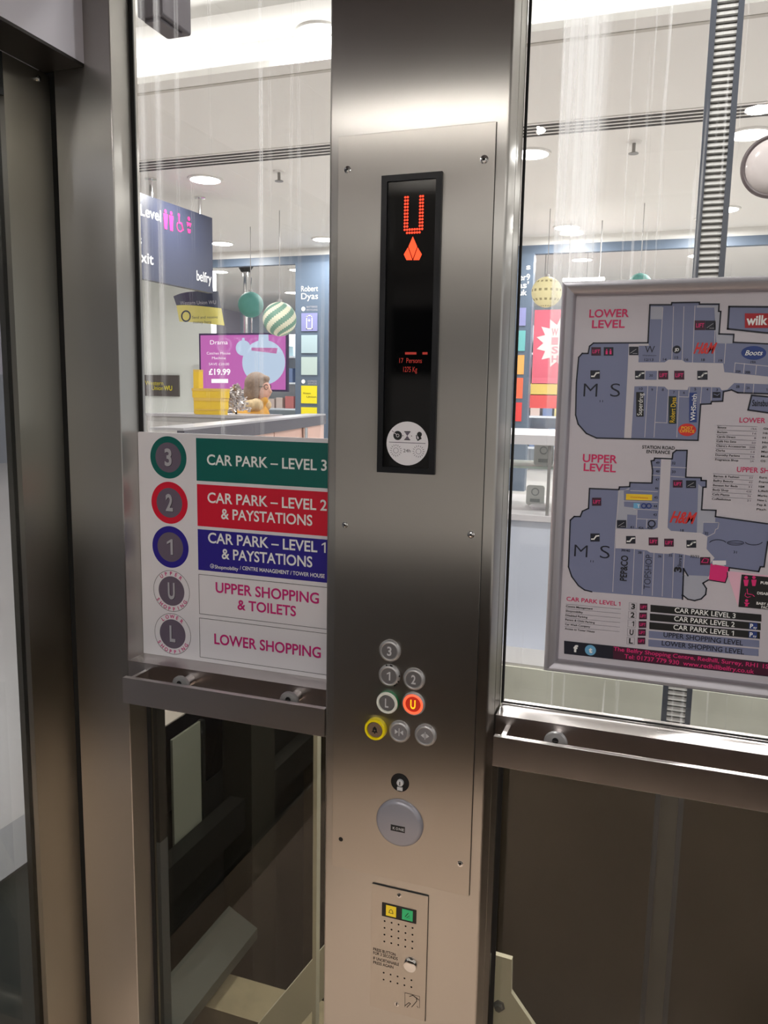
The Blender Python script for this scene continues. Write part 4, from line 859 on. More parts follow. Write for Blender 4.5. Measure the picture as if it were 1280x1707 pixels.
# ================================================================== MALL THINGS, LEFT
# hanging direction sign (double sided fin seen at an angle)
s0, s1 = Vector((-4.17, 4.46, 0)), Vector((-4.10, 5.47, 0)); zt = 3.145; d_ = (s1-s0).normalized(); z0_ = zt-.675
s0 = s0-d_*.75
nrm = Vector((d_.y, -d_.x, 0))
t = Thing('direction_sign', 'dark slate hanging direction sign with white words and pink toilet symbols', 'sign', (s0+s1)/2+Vector((0, 0, z0_)))
b = MB(); b.prism([s0+Vector((0, 0, z0_)), s1+Vector((0, 0, z0_)), s1+Vector((0, 0, zt)), s0+Vector((0, 0, zt))], -nrm*.06, SLATE); t.part('panel', b)
for k_ in (.95, 1.62):
    q = s0+d_*k_-nrm*.03; b = MB(); b.tube(q+Vector((0, 0, zt)), q+Vector((0, 0, CZ)), .018, CHROME); b.lathe(q+Vector((0, 0, CZ)), [(.05, 0), (.05, .01), (.02, .012)], CHROME, 16, (0, 0, -1)); t.part('hanger', b, smooth=True)
o_ = nrm*.003
def onsign(u, v): return s0+d_*u+o_+Vector((0, 0, z0_+v))
b = MB(); U_ = d_; V_ = Vector((0, 0, 1))
b.text('Upper Level', onsign(.40, .50), U_, V_, .63, .085, PWORD, .012); b.text('s', onsign(.74, .27), U_, V_, None, .08, PWORD, .012); b.text('Exit', onsign(.70, .13), U_, V_, .22, .085, PWORD, .012); b.text('belfry', onsign(1.51, .085), U_, V_, .225, .085, PWORD, .012)
t.part('lettering', b, None, 'white lettering')
b = MB(); PK = mat('sign_pink', rgb(236, 50, 120), .5)
def sp_poly(pts): b.poly([onsign(u, v) for u, v in pts], PK)
def sdisc(u, v, r): sp_poly([(u+r*math.cos(i*.5236), v+r*math.sin(i*.5236)) for i in range(12)])
for u in (1.09, 1.165): sdisc(u, .595, .016); sp_poly([(u-.03, .575), (u-.022, .50), (u-.018, .45), (u+.018, .45), (u+.022, .50), (u+.03, .575)])
sdisc(1.27, .60, .015)
for i in range(9):
    a1, a2 = math.radians(130+i*28), math.radians(130+(i+1)*28); sp_poly([(1.28+.045*math.cos(a1), .505+.045*math.sin(a1)), (1.28+.045*math.cos(a2), .505+.045*math.sin(a2)), (1.28+.035*math.cos(a2), .505+.035*math.sin(a2)), (1.28+.035*math.cos(a1), .505+.035*math.sin(a1))])
sp_poly([(1.264, .585), (1.264, .53), (1.30, .53), (1.325, .48), (1.335, .485), (1.31, .545), (1.278, .545), (1.278, .585)])
sdisc(1.41, .598, .018); sp_poly([(1.375, .565), (1.445, .565), (1.425, .525), (1.41, .545), (1.39, .525)]); sp_poly([(1.385, .51), (1.435, .51), (1.425, .475), (1.395, .475)])
t.part('pictogram', b, None, 'pink toilet pictograms')

# service counter with dark top, its base fronted in pale wood
k0, k1 = Vector((-2.06, 1.86, 0)), Vector((-2.74, 5.0, 0)); kd = (k1-k0).normalized(); kn = Vector((kd.y, -kd.x, 0)); cz = 1.39
t = Thing('service_counter', 'long service counter with dark grey top edge behind the left glass', 'counter', (k0+k1)/2+Vector((0, 0, FZ)))
zz = lambda v, z: Vector((v.x, v.y, z))
b = MB(); b.prism([zz(k0, cz-.012), zz(k1, cz-.012), zz(k1-kn*.16, cz-.012), zz(k0-kn*.16, cz-.012)], (0, 0, .012), mat('counter_top', rgb(176, 174, 178), .3)); t.part('counter_top', b)
b = MB(); b.prism([zz(k0+kn*.004, cz-.085), zz(k1+kn*.004, cz-.085), zz(k1-kn*.03, cz-.085), zz(k0-kn*.03, cz-.085)], (0, 0, .0725), mat('counter_edge', rgb(88, 86, 94), .4)); t.part('top_edge', b)
wdm = mat('pale_wood', rgb(214, 176, 162), .4, var=.12, vscale=3)
for i in range(4):
    a, c = k0+kd*(.005+i*.80), k0+kd*(.005+i*.80+.78); b = MB(); b.prism([zz(a-kn*.01, FZ), zz(c-kn*.01, FZ), zz(c-kn*.05, FZ), zz(a-kn*.05, FZ)], (0, 0, cz-.086-FZ), wdm); t.part('front_panel', b)
for kk in (2.39,):
    a = k0+kd*kk+kn*.012; b = MB(); b.tube(zz(a, FZ), zz(a, cz-.086), .018, CHROME, 14); t.part('support_post', b, smooth=True)
# yellow boxes and tinsel tree on the counter
def ct(px, py): return atz(px, py, cz)
YEL = mat('box_yellow', rgb(238, 200, 60), .5); YELL = mat('box_lid_yellow', rgb(228, 190, 90), .5)
pxu = lambda p: (p-CAM).dot(_f)/FPX
base = ct(347, 691); u_ = pxu(base)
t = Thing('storage_cabinet', 'low grey cabinet behind the service counter carrying the yellow cartons', 'cabinet', (base.x-.1, base.y+.25, FZ))
t.part('cabinet_body', MB().box(base.x-.5, base.x+.34, base.y-.06, base.y+.52, FZ, cz-.021, mat('cabinet_grey', rgb(170, 168, 166), .5))); t.part('cabinet_top', MB().box(base.x-.51, base.x+.345, base.y-.07, base.y+.53, cz-.0205, cz-.0005, MATS['counter_top']))
for k_ in (0, 1): t.part('cabinet_door', MB().box(base.x-.48+k_*.41, base.x-.09+k_*.41, base.y-.075, base.y-.0605, FZ+.08, cz-.06, mat('cabinet_door', rgb(186, 184, 182), .5)))
def ybox(x0, x1, y0, y1, lab, depth=.12):
    w_ = (x1-x0)*u_; bx = base.x+(x0-347)*u_; zb_ = cz+(691-y1)*u_; h_ = (y1-y0)*u_
    t = Thing('carton', lab, 'box', (bx+w_/2, base.y+.05, zb_), 'yellow cartons on the counter')
    t.part('carton_body', MB().box(bx, bx+w_, base.y, base.y+depth, zb_, zb_+h_*.72, YEL)); t.part('carton_lid', MB().box(bx-.003, bx+w_+.003, base.y-.003, base.y+depth+.003, zb_+h_*.72, zb_+h_, YELL))
ybox(322, 368, 682, 691, 'flat yellow carton at the bottom of the counter stack'); ybox(320, 370, 663.5, 682, 'yellow carton in the middle of the counter stack'); ybox(317, 372, 648, 663.5, 'yellow carton on top of the counter stack'); 
w0 = at(322.5, 650, base.y+.16).x; wz = at(325, 616, base.y+.16).z-cz
t = Thing('carton', 'narrow upright yellow carton standing behind the counter stack', 'box', (w0, base.y+.2, cz)); t.part('carton_body', MB().box(w0, w0+.048, base.y+.16, base.y+.22, cz, cz+wz-.016, YEL)); t.part('carton_lid', MB().box(w0, w0+.05, base.y+.16, base.y+.22, cz+wz-.0158, cz+wz, YELL))
tb = Vector((base.x+.05, base.y+.32, cz)); t = Thing('tinsel_tree', 'small silver tinsel tree on the counter between cartons and seated person', 'decoration', tb)
TIN = mat('tinsel', (.75, .7, .68, 1), .25, 1); b = MB()
for i in range(260):
    h_ = random.random(); rr = (.10*(1-h_)+.02)*random.random()**.5; an = random.random()*6.283; p = Vector((tb.x+rr*math.cos(an), tb.y+rr*math.sin(an), tb.z+.03+h_*.19)); v1 = Vector((random.gauss(0, 1), random.gauss(0, 1), random.gauss(0, 1))).normalized()*.02; v2 = v1.orthogonal().normalized()*.006; b.poly([p-v1-v2, p+v1-v2, p+v1+v2, p-v1+v2], TIN)
t.part('tinsel', b); t.part('stem', MB().tube(tb, tb+Vector((0, 0, .2)), .008, SHAFTD))

# person seated behind the counter, facing right
py_ = 4.8; hp = at(432, 647, py_)
HX_, HY_, HZ_ = hp.x, hp.y, hp.z
class Blob(MB):
    def cap(s, p, q, r0, r1, m_, n=6):
        p, q = Vector(p), Vector(q)
        for i in range(n+1):
            t_ = i/n; s.sphere(p.lerp(q, t_), r0+(r1-r0)*t_, m_, 12, 8)
        return s
def remesh(mb, name, parent, loc, vox, smooth_it, m_):
    o = mb.build(name, parent, loc)
    r_ = o.modifiers.new('r', 'REMESH'); r_.mode = 'VOXEL'; r_.voxel_size = vox; s_ = o.modifiers.new('s', 'SMOOTH'); s_.factor = .5; s_.iterations = smooth_it
    bpy.context.view_layer.update(); dg = bpy.context.evaluated_depsgraph_get(); me = bpy.data.meshes.new_from_object(o.evaluated_get(dg)); o.modifiers.clear(); o.data = me
    me.materials.clear(); me.materials.append(m_); me.polygons.foreach_set('material_index', [0]*len(me.polygons)); me.polygons.foreach_set('use_smooth', [True]*len(me.polygons)); return o
SKIN = mat('skin', rgb(226, 178, 160), .5); HAIR = mat('hair', rgb(150, 130, 116), .65, var=.35, vscale=60); COAT = mat('mustard_coat', rgb(222, 166, 70), .7); FUR = mat('fur', rgb(214, 190, 150), .9, var=.3, vscale=60); TROU = mat('dark_cloth', rgb(40, 42, 52), .8)
SEATZ = 1.02
t = Thing('person', 'person in mustard coat with pale fur collar seated behind the counter', 'person', (HX_-.06, HY_, FZ))
b = Blob(); h = Vector((HX_, HY_, HZ_))
b.sphere(h+Vector((-.012, 0, .022)), .094, SKIN, 24, 16, (1.02, .82, 1.0)); b.sphere(h+Vector((.030, 0, -.035)), .066, SKIN, 20, 14, (1, .86, 1.12)); b.sphere(h+Vector((.055, 0, -.088)), .028, SKIN, 14, 10, (1, 1, .8))
b.cap(h+Vector((.090, 0, .004)), h+Vector((.112, 0, -.028)), .011, .014, SKIN, 4)
b.sphere(h+Vector((.092, 0, -.058)), .016, SKIN, 12, 8, (1, 1.5, .7)); b.sphere(h+Vector((.072, 0, .018)), .026, SKIN, 12, 8, (1, 1.9, .8))
for s_ in (-1, 1): b.sphere(h+Vector((-.008, s_*.076, -.012)), .024, SKIN, 12, 8, (.7, .4, 1.2))
b.cap(h+Vector((-.02, 0, -.06)), h+Vector((-.045, 0, -.19)), .052, .056, SKIN)
ch_ = Vector((HX_-.07, HY_, 0)); pz = SEATZ+.175
b.cap(Vector((ch_.x+.01, ch_.y, HZ_-.27)), Vector((ch_.x, ch_.y, pz)), .12, .13, SKIN)
for s_ in (-1, 1):
    sh_ = Vector((ch_.x, ch_.y+s_*.16, HZ_-.25)); el = Vector((ch_.x+.03, ch_.y+s_*.22, max(pz+.04, HZ_-.50))); wr_ = Vector((ch_.x+.22, ch_.y+s_*.10, pz+.10))
    b.cap(sh_, el, .052, .042, SKIN); b.cap(el, wr_, .040, .028, SKIN); pm = wr_+Vector((.05, 0, -.005)); b.cap(wr_, pm, .027, .03, SKIN, 3)
    for q in range(4): f0 = pm+Vector((.015, (q-1.5)*.017, 0)); L_ = (.058, .068, .064, .05)[q]; b.cap(f0, f0+Vector((L_*.6, 0, -.004)), .009, .0085, SKIN, 4); b.cap(f0+Vector((L_*.6, 0, -.004)), f0+Vector((L_, 0, -.026)), .0085, .008, SKIN, 4)
    b.cap(wr_+Vector((.02, -s_*.022, 0)), wr_+Vector((.065, -s_*.045, .0)), .010, .0085, SKIN, 4)
    hip = Vector((ch_.x, ch_.y+s_*.09, pz-.01)); kn_ = Vector((ch_.x+.30, ch_.y+s_*.10, pz-.06)); an_ = Vector((ch_.x+.14, ch_.y+s_*.10, FZ+.08)); b.cap(hip, kn_, .078, .056, SKIN); b.cap(kn_, an_, .054, .038, SKIN); b.cap(an_, an_+Vector((.14, 0, -.035)), .04, .034, SKIN)
body = remesh(b, 'body', t.o, t.loc, .011, 4, SKIN); 
b = Blob()                                               # hair: swept bob covering crown, back and sides
b.sphere(h+Vector((-.025, 0, .035)), .103, HAIR, 24, 16, (1.02, .90, .98)); b.sphere(h+Vector((-.062, 0, -.035)), .078, HAIR, 20, 14, (1, 1.08, 1.25)); b.sphere(h+Vector((.045, 0, .078)), .045, HAIR, 16, 10, (1.1, 1.3, .7))
for s_ in (-1, 1): b.sphere(h+Vector((-.008, s_*.060, -.03)), .040, HAIR, 14, 10, (1.15, .6, 1.9))
remesh(b, 'hair', body, t.loc, .010, 3, HAIR)
b = Blob(); b.cap(Vector((ch_.x+.01, ch_.y, HZ_-.25)), Vector((ch_.x+.01, ch_.y, pz)), .15, .165, COAT)
for s_ in (-1, 1):
    sh_ = Vector((ch_.x, ch_.y+s_*.16, HZ_-.245)); el = Vector((ch_.x+.03, ch_.y+s_*.22, max(pz+.04, HZ_-.50))); wr_ = Vector((ch_.x+.20, ch_.y+s_*.11, pz+.10)); b.cap(sh_, el, .078, .066, COAT); b.cap(el, wr_, .064, .05, COAT)
b.cap(Vector((ch_.x+.08, ch_.y-.05, HZ_-.165)), Vector((ch_.x+.13, ch_.y-.02, HZ_-.10)), .04, .035, COAT, 3)
remesh(b, 'coat', body, t.loc, .014, 4, COAT)
b = Blob()
for i in range(14):
    a_ = math.radians(40+i*(280/13)); b.sphere(Vector((ch_.x+.0+.115*math.cos(a_), ch_.y+.125*math.sin(a_), HZ_-.155+.02*math.cos(a_))), .048+random.random()*.012, FUR, 12, 8)
remesh(b, 'fur_collar', body, t.loc, .010, 1, FUR)
b = MB()
for s_ in (-1, 1):
    e0 = h+Vector((.086, s_*.038, .010)); b.torus(e0, .021, .0022, PBLACK, (1, s_*.35, 0), 18, 5); b.tube(e0+Vector((-.005, s_*.018, .004)), h+Vector((-.01, s_*.082, .008)), .0022, PBLACK, 6)
b.tube(h+Vector((.092, -.018, .012)), h+Vector((.092, .018, .012)), .0022, PBLACK, 6); ob = MB.build(b, 'glasses', body, t.loc)
b = Blob()
for s_ in (-1, 1): hip = Vector((ch_.x, ch_.y+s_*.09, pz-.01)); kn_ = Vector((ch_.x+.30, ch_.y+s_*.10, pz-.06)); an_ = Vector((ch_.x+.15, ch_.y+s_*.10, FZ+.15)); b.cap(hip, kn_, .09, .068, TROU); b.cap(kn_, an_, .066, .056, TROU)
remesh(b, 'trousers', body, t.loc, .014, 3, TROU)
t = Thing('bar_stool', 'stool under the seated person behind the counter', 'stool', (ch_.x, ch_.y, FZ)); t.part('seat', MB().lathe((ch_.x, ch_.y, SEATZ-.06), [(.17, 0), (.18, .02), (.17, .05), (.01, .055)], SHAFTD, 28, (0, 0, 1)))
t.part('stem', MB().tube((ch_.x, ch_.y, FZ+.02), (ch_.x, ch_.y, SEATZ-.06), .025, CHROME)); t.part('base', MB().lathe((ch_.x, ch_.y, FZ), [(.2, 0), (.2, .01), (.03, .03)], CHROME, 28, (0, 0, 1)))

# ---- shop front of the far unit
b = MB(); zA = at(520, 426, SY).z; zB = at(520, 435, SY).z
struct('trim_8', MB().box(-9, 6, SY-.02, SY+.06, zB-.03, zA, SHOPDK)); struct('wall_far', MB().box(-9, 6, SY, SY+.05, zA, CZ, CEIL))
x0, x1 = at(497, 560, SY).x, at(545, 560, SY).x
t = Thing('shop_pillar', 'blue-grey shop pillar with white two-line shop name left of the control column', 'pillar', ((x0+x1)/2, SY, FZ))
t.part('pillar_body', MB().box(x0, x1+.25, SY-.08, SY+.05, FZ, zB-.031, SHOPDK)); Yq = SY-.083
sx0, sx1 = at(502.5, 560, SY-.08).x, at(529, 560, SY-.08).x
b = MB(); b.pt(Yq, 'Robert', (502, 486), (530, 485), 9, PWORD, .0); b.pt(Yq, 'Dyas', (502, 499), (530, 498), 10, PWORD, .0); b.pt(Yq, 'BATTERIES', (511, 513), (529, 513), 3, PLGREY, 0); b.pt(Yq, 'RECYCLING', (511, 518), (529, 518), 3, PLGREY, 0); b.pt(Yq, 'EXPRESS', (513, 637), (528, 637), 3, PLGREY, 0); b.pt(Yq, 'SERVICES', (513, 641), (528, 641), 3, PLGREY, 0)
for px, py in ((505.5, 515), (505.5, 636)): p = at(px, py, Yq); b.disc(Yq, p.x, p.z, .026, PWORD, 20)
t.part('shop_name', b, None, 'white shop name')
for (y0, y1, m_) in ((522, 552, mat('panel_violet', rgb(140, 142, 190), .4)), (558.5, 588.5, mat('panel_pale', rgb(178, 200, 208), .4)), (595, 625, mat('panel_mint', rgb(190, 208, 204), .4)), (643, 672.5, mat('panel_yellow', rgb(238, 222, 40), .4)), (679, 700, MATS['panel_yellow'])):
    b = MB(); b.box(sx0, sx1, Yq-.004, Yq+.0028, at(515, y1, Yq).z, at(515, y0, Yq).z, m_)
    if y0 == 522: b.pline(Yq-.006, [(511, 548), (520, 548), (520, 529), (518, 526), (513, 526), (511, 529)], .012, PWORD, True); p = at(515.5, 535, Yq); b.text('+', (p.x, Yq-.006, p.z-.02), (1, 0, 0), (0, 0, 1), None, .05, PWORD, 0, True)
    if y0 == 643: b.pt(Yq-.006, 'Western', (505, 657), (518, 657), 3, PBLACK, 0); b.pt(Yq-.006, 'Union', (511, 663), (527, 663), 3, PBLACK, 0)
    t.part('service_panel', b)

# television on a ceiling pole
Yt = 8.6; tl, br = at(331.5, 556, Yt), at(479, 653, Yt)
t = Thing('television', 'ceiling hung television showing pink advert with pale baubles and price', 'television', ((tl.x+br.x)/2, Yt, br.z))
t.part('bezel', MB().box(tl.x, br.x, Yt, Yt+.05, br.z, tl.z, mat('tv_bezel', rgb(66, 52, 84), .4)))
TVP = mat('tv_pink', rgb(60, 26, 54), .3, 0, .72, rgb(216, 118, 200)); TVB = mat('tv_pale_blue', rgb(60, 66, 76), .3, 0, .78, rgb(204, 224, 248)); TVW = mat('tv_white', (.2, .2, .2, 1), .3, 0, .9, (1, .95, 1, 1)); TVS = mat('tv_hot', rgb(60, 26, 50), .3, 0, .7, rgb(212, 130, 190))
ys = Yt-.002; b = MB(); b.rect(ys, tl.x+.025, br.x-.025, br.z+.025, tl.z-.025, TVP); scr = t.part('screen', b, None, 'pink lit screen')
def K(x, y): return (320+x*.140625, 540+y*.140625)
b = MB(); y2 = ys-.002
b.pp(y2, [K(850+255*math.cos(a*.1745), 455+265*math.sin(a*.1745)) for a in range(36)][::-1], TVB); b.pp(y2-.001, [K(607+88*math.cos(a*.1745), 285+92*math.sin(a*.1745)) for a in range(36)][::-1], TVB)
b.pp(y2, [K(785, 230), K(910, 230), K(905, 125), K(792, 125)], TVB); b.pp(y2, [K(590, 200), K(625, 200), K(622, 165), K(594, 165)], TVB)
b.pp(y2-.001, [K(705, 315), K(1000, 352), K(1015, 285), K(705, 280)], TVS)
t.part('advert_baubles', b, scr, 'pale blue bauble shapes')
b = MB(); y3 = ys-.003
b.pt(y3, 'Drama', K(215, 240), K(425, 245), 7, TVW, .0); b.pt(y3, 'Catches Mouse', K(175, 362), K(455, 362), 4.2, TVW, -.005); b.pt(y3, 'Machine', K(238, 418), K(400, 418), 4.2, TVW, -.005); b.pt(y3, 'SAVE £20.00', K(200, 490), K(440, 490), 4, TVW, -.008); b.pt(y3, '£19.99', K(198, 600), K(455, 604), 9.5, TVW, .03); b.pp(y3, [K(230, 700), K(428, 700), K(428, 652), K(230, 652)], TVW)
t.part('advert_text', b, scr, 'white advert lettering')
pp0 = at(409, 556, Yt+.06); b = MB(); b.tube((pp0.x, Yt+.075, tl.z-.2), (pp0.x, Yt+.075, CZ), .035, CHROME, 16); b.tube((pp0.x+.09, Yt+.075, tl.z-.2), (pp0.x+.09, Yt+.075, CZ-.2), .012, CHROME, 10); b.lathe((pp0.x, Yt+.075, at(405, 452, Yt).z), [(.06, 0), (.14, .12), (.15, .14)], SHAFTD, 20, (0, 0, 1)); t.part('ceiling_pole', b, smooth=True)
# baubles
def bauble(px, py, Y, rpx, mfn, lab, rz=0, seg=40):
    c = at(px, py, Y); r = rpx*pxu(c); t = Thing('bauble', lab, 'decoration', c)
    t.part('ball', mfn(c, r), smooth=True); b = MB(); b.lathe((c.x, c.y, c.z+r*.97), [(r*.16, 0), (r*.16, r*.16), (r*.04, r*.18)], SATIN, 16, (0, 0, 1)); t.part('hanging_cap', b)
    b = MB(); b.tube((c.x, c.y, c.z+r), (c.x, c.y, CZ), .004, SATIN, 6); t.part('cord', b)
BG = mat('bauble_teal', rgb(76, 134, 128), .65); BS = mat('bauble_cream', rgb(226, 226, 204), .6); BSG = mat('bauble_stripe', rgb(120, 158, 142), .6); BC = mat('bauble_lattice', rgb(226, 216, 168), .6); BCD = mat('bauble_gap', rgb(150, 140, 100), .7)
def ball(m_): return lambda c, r: MB().sphere(c, r, m_, 32, 20)
def striped(c, r):
    b = MB(); b.sphere(c, r, BS, 48, 32); b.mi(BSG); n = 48
    b.m = [(1 if (((i % n)+(i//n)*1.0) % 8) < 3.2 else 0) for i in range(len(b.m))]; return b
def lattice(c, r):
    b = MB(); b.sphere(c, r, BC, 32, 20); b.mi(BCD); b.m = [1 if ((i//32) % 4 == 1 and (i % 2) == 0) else 0 for i in range(len(b.m))]; return b
bauble(418, 508, 6.6, 21, ball(BG), 'plain dark teal paper ball hanging in front of the television pole')
bauble(466, 532, 6.0, 28, striped, 'cream paper ball with green swirl stripes hanging beside the shop pillar')
bauble(911, 487, 6.6, 25, lattice, 'cream lattice paper ball hanging left of the map corner')
bauble(1066, 476, 6.6, 20, ball(BG), 'dark teal paper ball peeping over the top of the map frame')
# curved promotional banner
c0 = at(335, 515, 6.2); u_ = pxu(c0); t = Thing('promotional_banner', 'curved hanging banner with grey top and yellow lower half', 'banner', c0)
def bcurve(top, bot, m_, off=0):
    b = MB(); n = 12; vs = []
    for i in range(n+1):
        s_ = i/n; px = 289+(378-289)*s_; bow = math.sin(s_*1.9)*.16
        for (yl, yr, sh) in (top, bot): p = at(px+sh*1.0, yl+(yr-yl)*s_, 6.2-bow*.0); p.y = 6.2-.25*math.sin(s_*math.pi*.75)-off; vs.append(p)
    b.add(vs, [(2*i, 2*i+1, 2*i+3, 2*i+2) for i in range(n)], m_); n2 = len(vs); b.add([v+Vector((0, .012, 0)) for v in vs], [(2*i+2, 2*i+3, 2*i+1, 2*i) for i in range(n)], m_); return b
t.part('upper_band', bcurve((494, 489, 0), (509, 517, 5), SLATE)); t.part('lower_band', bcurve((509, 517, 5), (536, 545, 10), mat('banner_yellow', rgb(222, 212, 120), .5)))
b = MB(); Yc = 5.86; p = at(310, 527, Yc); b.torus(p, .05, .008, SLATE, (0, -1, 0), 24, 6); b.pt(Yc, 'Send and receive', (320, 529), (363, 533), 4.5, SLATE, 0); b.pt(Yc, 'money here', (322, 537), (352, 541), 4.5, SLATE, 0); b.pt(Yc, 'Western Union WU', (300, 507), (360, 508), 6, PLGREY, 0); t.part('banner_text', b)
b = MB(); b.tube((c0.x, 6.1, at(335, 490, 6.1).z), (c0.x, 6.1, CZ), .006, SATIN, 6); t.part('hanger', b)
# plaque on the far pale wall
a, c = at(240, 625, 9.17), at(298, 661, 9.17); t = Thing('wall_plaque', 'dark plaque with yellow money transfer lettering on the pale wall', 'sign', ((a.x+c.x)/2, 9.18, c.z))
t.part('plate', MB().box(a.x-.1, c.x, 9.165, 9.2, c.z, a.z, mat('plaque_dark', rgb(92, 86, 82), .5))); b = MB(); PY = mat('plaque_yellow', rgb(238, 224, 60), .5); b.pt(9.16, 'Western', (242, 641), (272, 643), 7, PY, .0); b.pt(9.16, 'Union', (253, 649.5), (272, 651), 7, PY, .0); b.pt(9.16, 'WU', (273, 650.5), (287, 651), 7.5, PY, .03); t.part('lettering', b)

# shop interior: two shelf bays with goods
def shelf(lab, x0, x1, Y, shelves, seed):
    random.seed(seed); t = Thing('shelf_unit', lab, 'shelf', ((x0+x1)/2, Y, FZ)); W_ = mat('shelf_white', rgb(224, 232, 242), .4)
    t.part('back_panel', MB().box(x0, x1, Y+.38, Y+.4, FZ, FZ+2.1, W_))
    for x in (x0, x1-.03): t.part('upright', MB().box(x, x+.03, Y, Y+.379, FZ, FZ+2.1, W_))
    for z in shelves: t.part('shelf_board', MB().box(x0+.031, x1-.031, Y, Y+.379, z-.03, z, W_))
    cols = [rgb(170, 190, 214), rgb(214, 196, 190), rgb(150, 170, 172), rgb(226, 214, 150), rgb(196, 120, 120), rgb(120, 140, 180)]; n_ = 0
    words = ['pale blue', 'beige', 'grey green', 'straw yellow', 'dull red', 'denim blue']
    for z in shelves:
        x = x0+.06
        while x < x1-.22:
            w_ = random.uniform(.12, .24); h_ = random.uniform(.14, .28); k_ = random.randrange(6); n_ += 1
            o = solo('product_box', MB().box(x, x+w_, Y+.03, Y+.24, z+.0005, z+h_, mat('goods%d' % k_, cols[k_], .5)), '%s product box on the %s' % (words[k_], lab.split(' standing')[0]), 'box', None, '%s boxes on the %s' % (words[k_], lab.split(' standing')[0])); x += w_+random.uniform(.02, .09)
shelf('white shelf unit standing deep in the shop behind the television', at(392, 600, 11.5).x, at(498, 600, 11.5).x, 11.5, (FZ+.35, FZ+.8, FZ+1.25, FZ+1.7), 2)
shelf('white shelf unit standing in the shop right of the control column', at(880, 600, 10.5).x, at(1010, 600, 10.5).x, 10.5, (FZ+.35, FZ+.8, FZ+1.25, FZ+1.7), 5)

# ================================================================== MALL THINGS, RIGHT
x0, x1 = at(845, 560, SY).x, at(889, 500, SY).x
t = Thing('shop_pillar', 'blue-grey shop pillar with coloured service panels right of the control column', 'pillar', ((x0+x1)/2, SY, FZ))
t.part('pillar_body', MB().box(x0-.2, x1, SY-.08, SY+.05, FZ, zB-.031, SHOPDK)); b = MB()
b.pt(Yq, 's', (877, 449), (884, 449), 9, PWORD, .02); b.pt(Yq, 'er9', (866, 467), (883, 467), 10, PWORD, .01); b.pt(Yq, "as'", (863, 480), (881, 480), 10, PWORD, .02); b.pt(Yq, 'uk', (865, 492), (878, 492), 9, PWORD, .02); t.part('shop_name', b, None, 'white lettering')
for (a, c, y0, y1, m_) in ((862, 877, 513, 543, MATS['panel_violet']), (859, 876, 551, 585, mat('panel_teal', rgb(110, 180, 182), .4)), (857, 874, 592, 624, mat('panel_orange', rgb(236, 170, 96), .4)), (856, 872, 630, 664, mat('panel_coral', rgb(238, 110, 80), .4)), (855, 870, 671, 702, mat('panel_red', rgb(222, 70, 70), .4))):
    b = MB(); p, q = at(a, y1, Yq), at(c, y0, Yq); b.box(p.x, q.x, Yq-.004, Yq+.0028, p.z, q.z, m_); t.part('service_panel', b)
Yr = 8.5; p, q = at(886, 640, Yr), at(990, 515, Yr)
t = Thing('sale_banner', 'pinkish red shop banner with white starburst beside the map frame', 'banner', ((p.x+q.x)/2, Yr, p.z)); t.part('cloth', MB().box(p.x, q.x, Yr, Yr+.02, p.z, q.z, mat('banner_red', rgb(222, 110, 128), .5)))
b = MB(); cx_, cy_ = 935, 572; P_ = []
for i in range(28): a_ = i*math.pi/14; r_ = 44 if i % 2 else 31; P_.append((cx_+r_*.95*math.cos(a_), cy_+r_*math.sin(a_)))
b.pp(Yr-.003, P_[::-1], mat('star_white', rgb(226, 220, 218), .5))
for i, chh in enumerate('WISH'): b.pt(Yr-.006, chh, (919, 559+i*15), (930, 559+i*15), 11, mat('star_pink', rgb(214, 150, 160), .5), .03)
t.part('starburst', b, None, 'white starburst'); b = MB(); 
for xx in (p.x+.1, q.x-.1): b.tube((xx, Yr+.01, q.z), (xx, Yr+.01, CZ), .005, SATIN, 6)
t.part('hanger', b)
p, q = at(884, 658.5, 8.5), at(990, 640.2, 8.5); t.part('yellow_band', MB().box(p.x, q.x, 8.5, 8.52, p.z, q.z, mat('band_yellow', rgb(226, 196, 110), .5)), None, 'yellow lower band')
p, q = at(882, 680, 8.5), at(990, 658.8, 8.5); t.part('red_band', MB().box(p.x, q.x, 8.5, 8.52, p.z, q.z, mat('band_red', rgb(224, 90, 90), .5)), None, 'red bottom band')
p, q = at(938, 470, 7.2), at(1007, 462, 7.2); t = Thing('tube_light', 'short white tube light just above the map frame corner', 'light', ((p.x+q.x)/2, 7.2, p.z)); t.part('tube', MB().box(p.x, q.x, 7.2, 7.26, p.z, q.z, GLOW)); b = MB(); b.tube((p.x+.05, 7.23, q.z), (p.x+.05, 7.23, CZ), .006, SATIN, 6); b.tube((q.x-.05, 7.23, q.z), (q.x-.05, 7.23, CZ), .006, SATIN, 6); t.part('hanger', b)
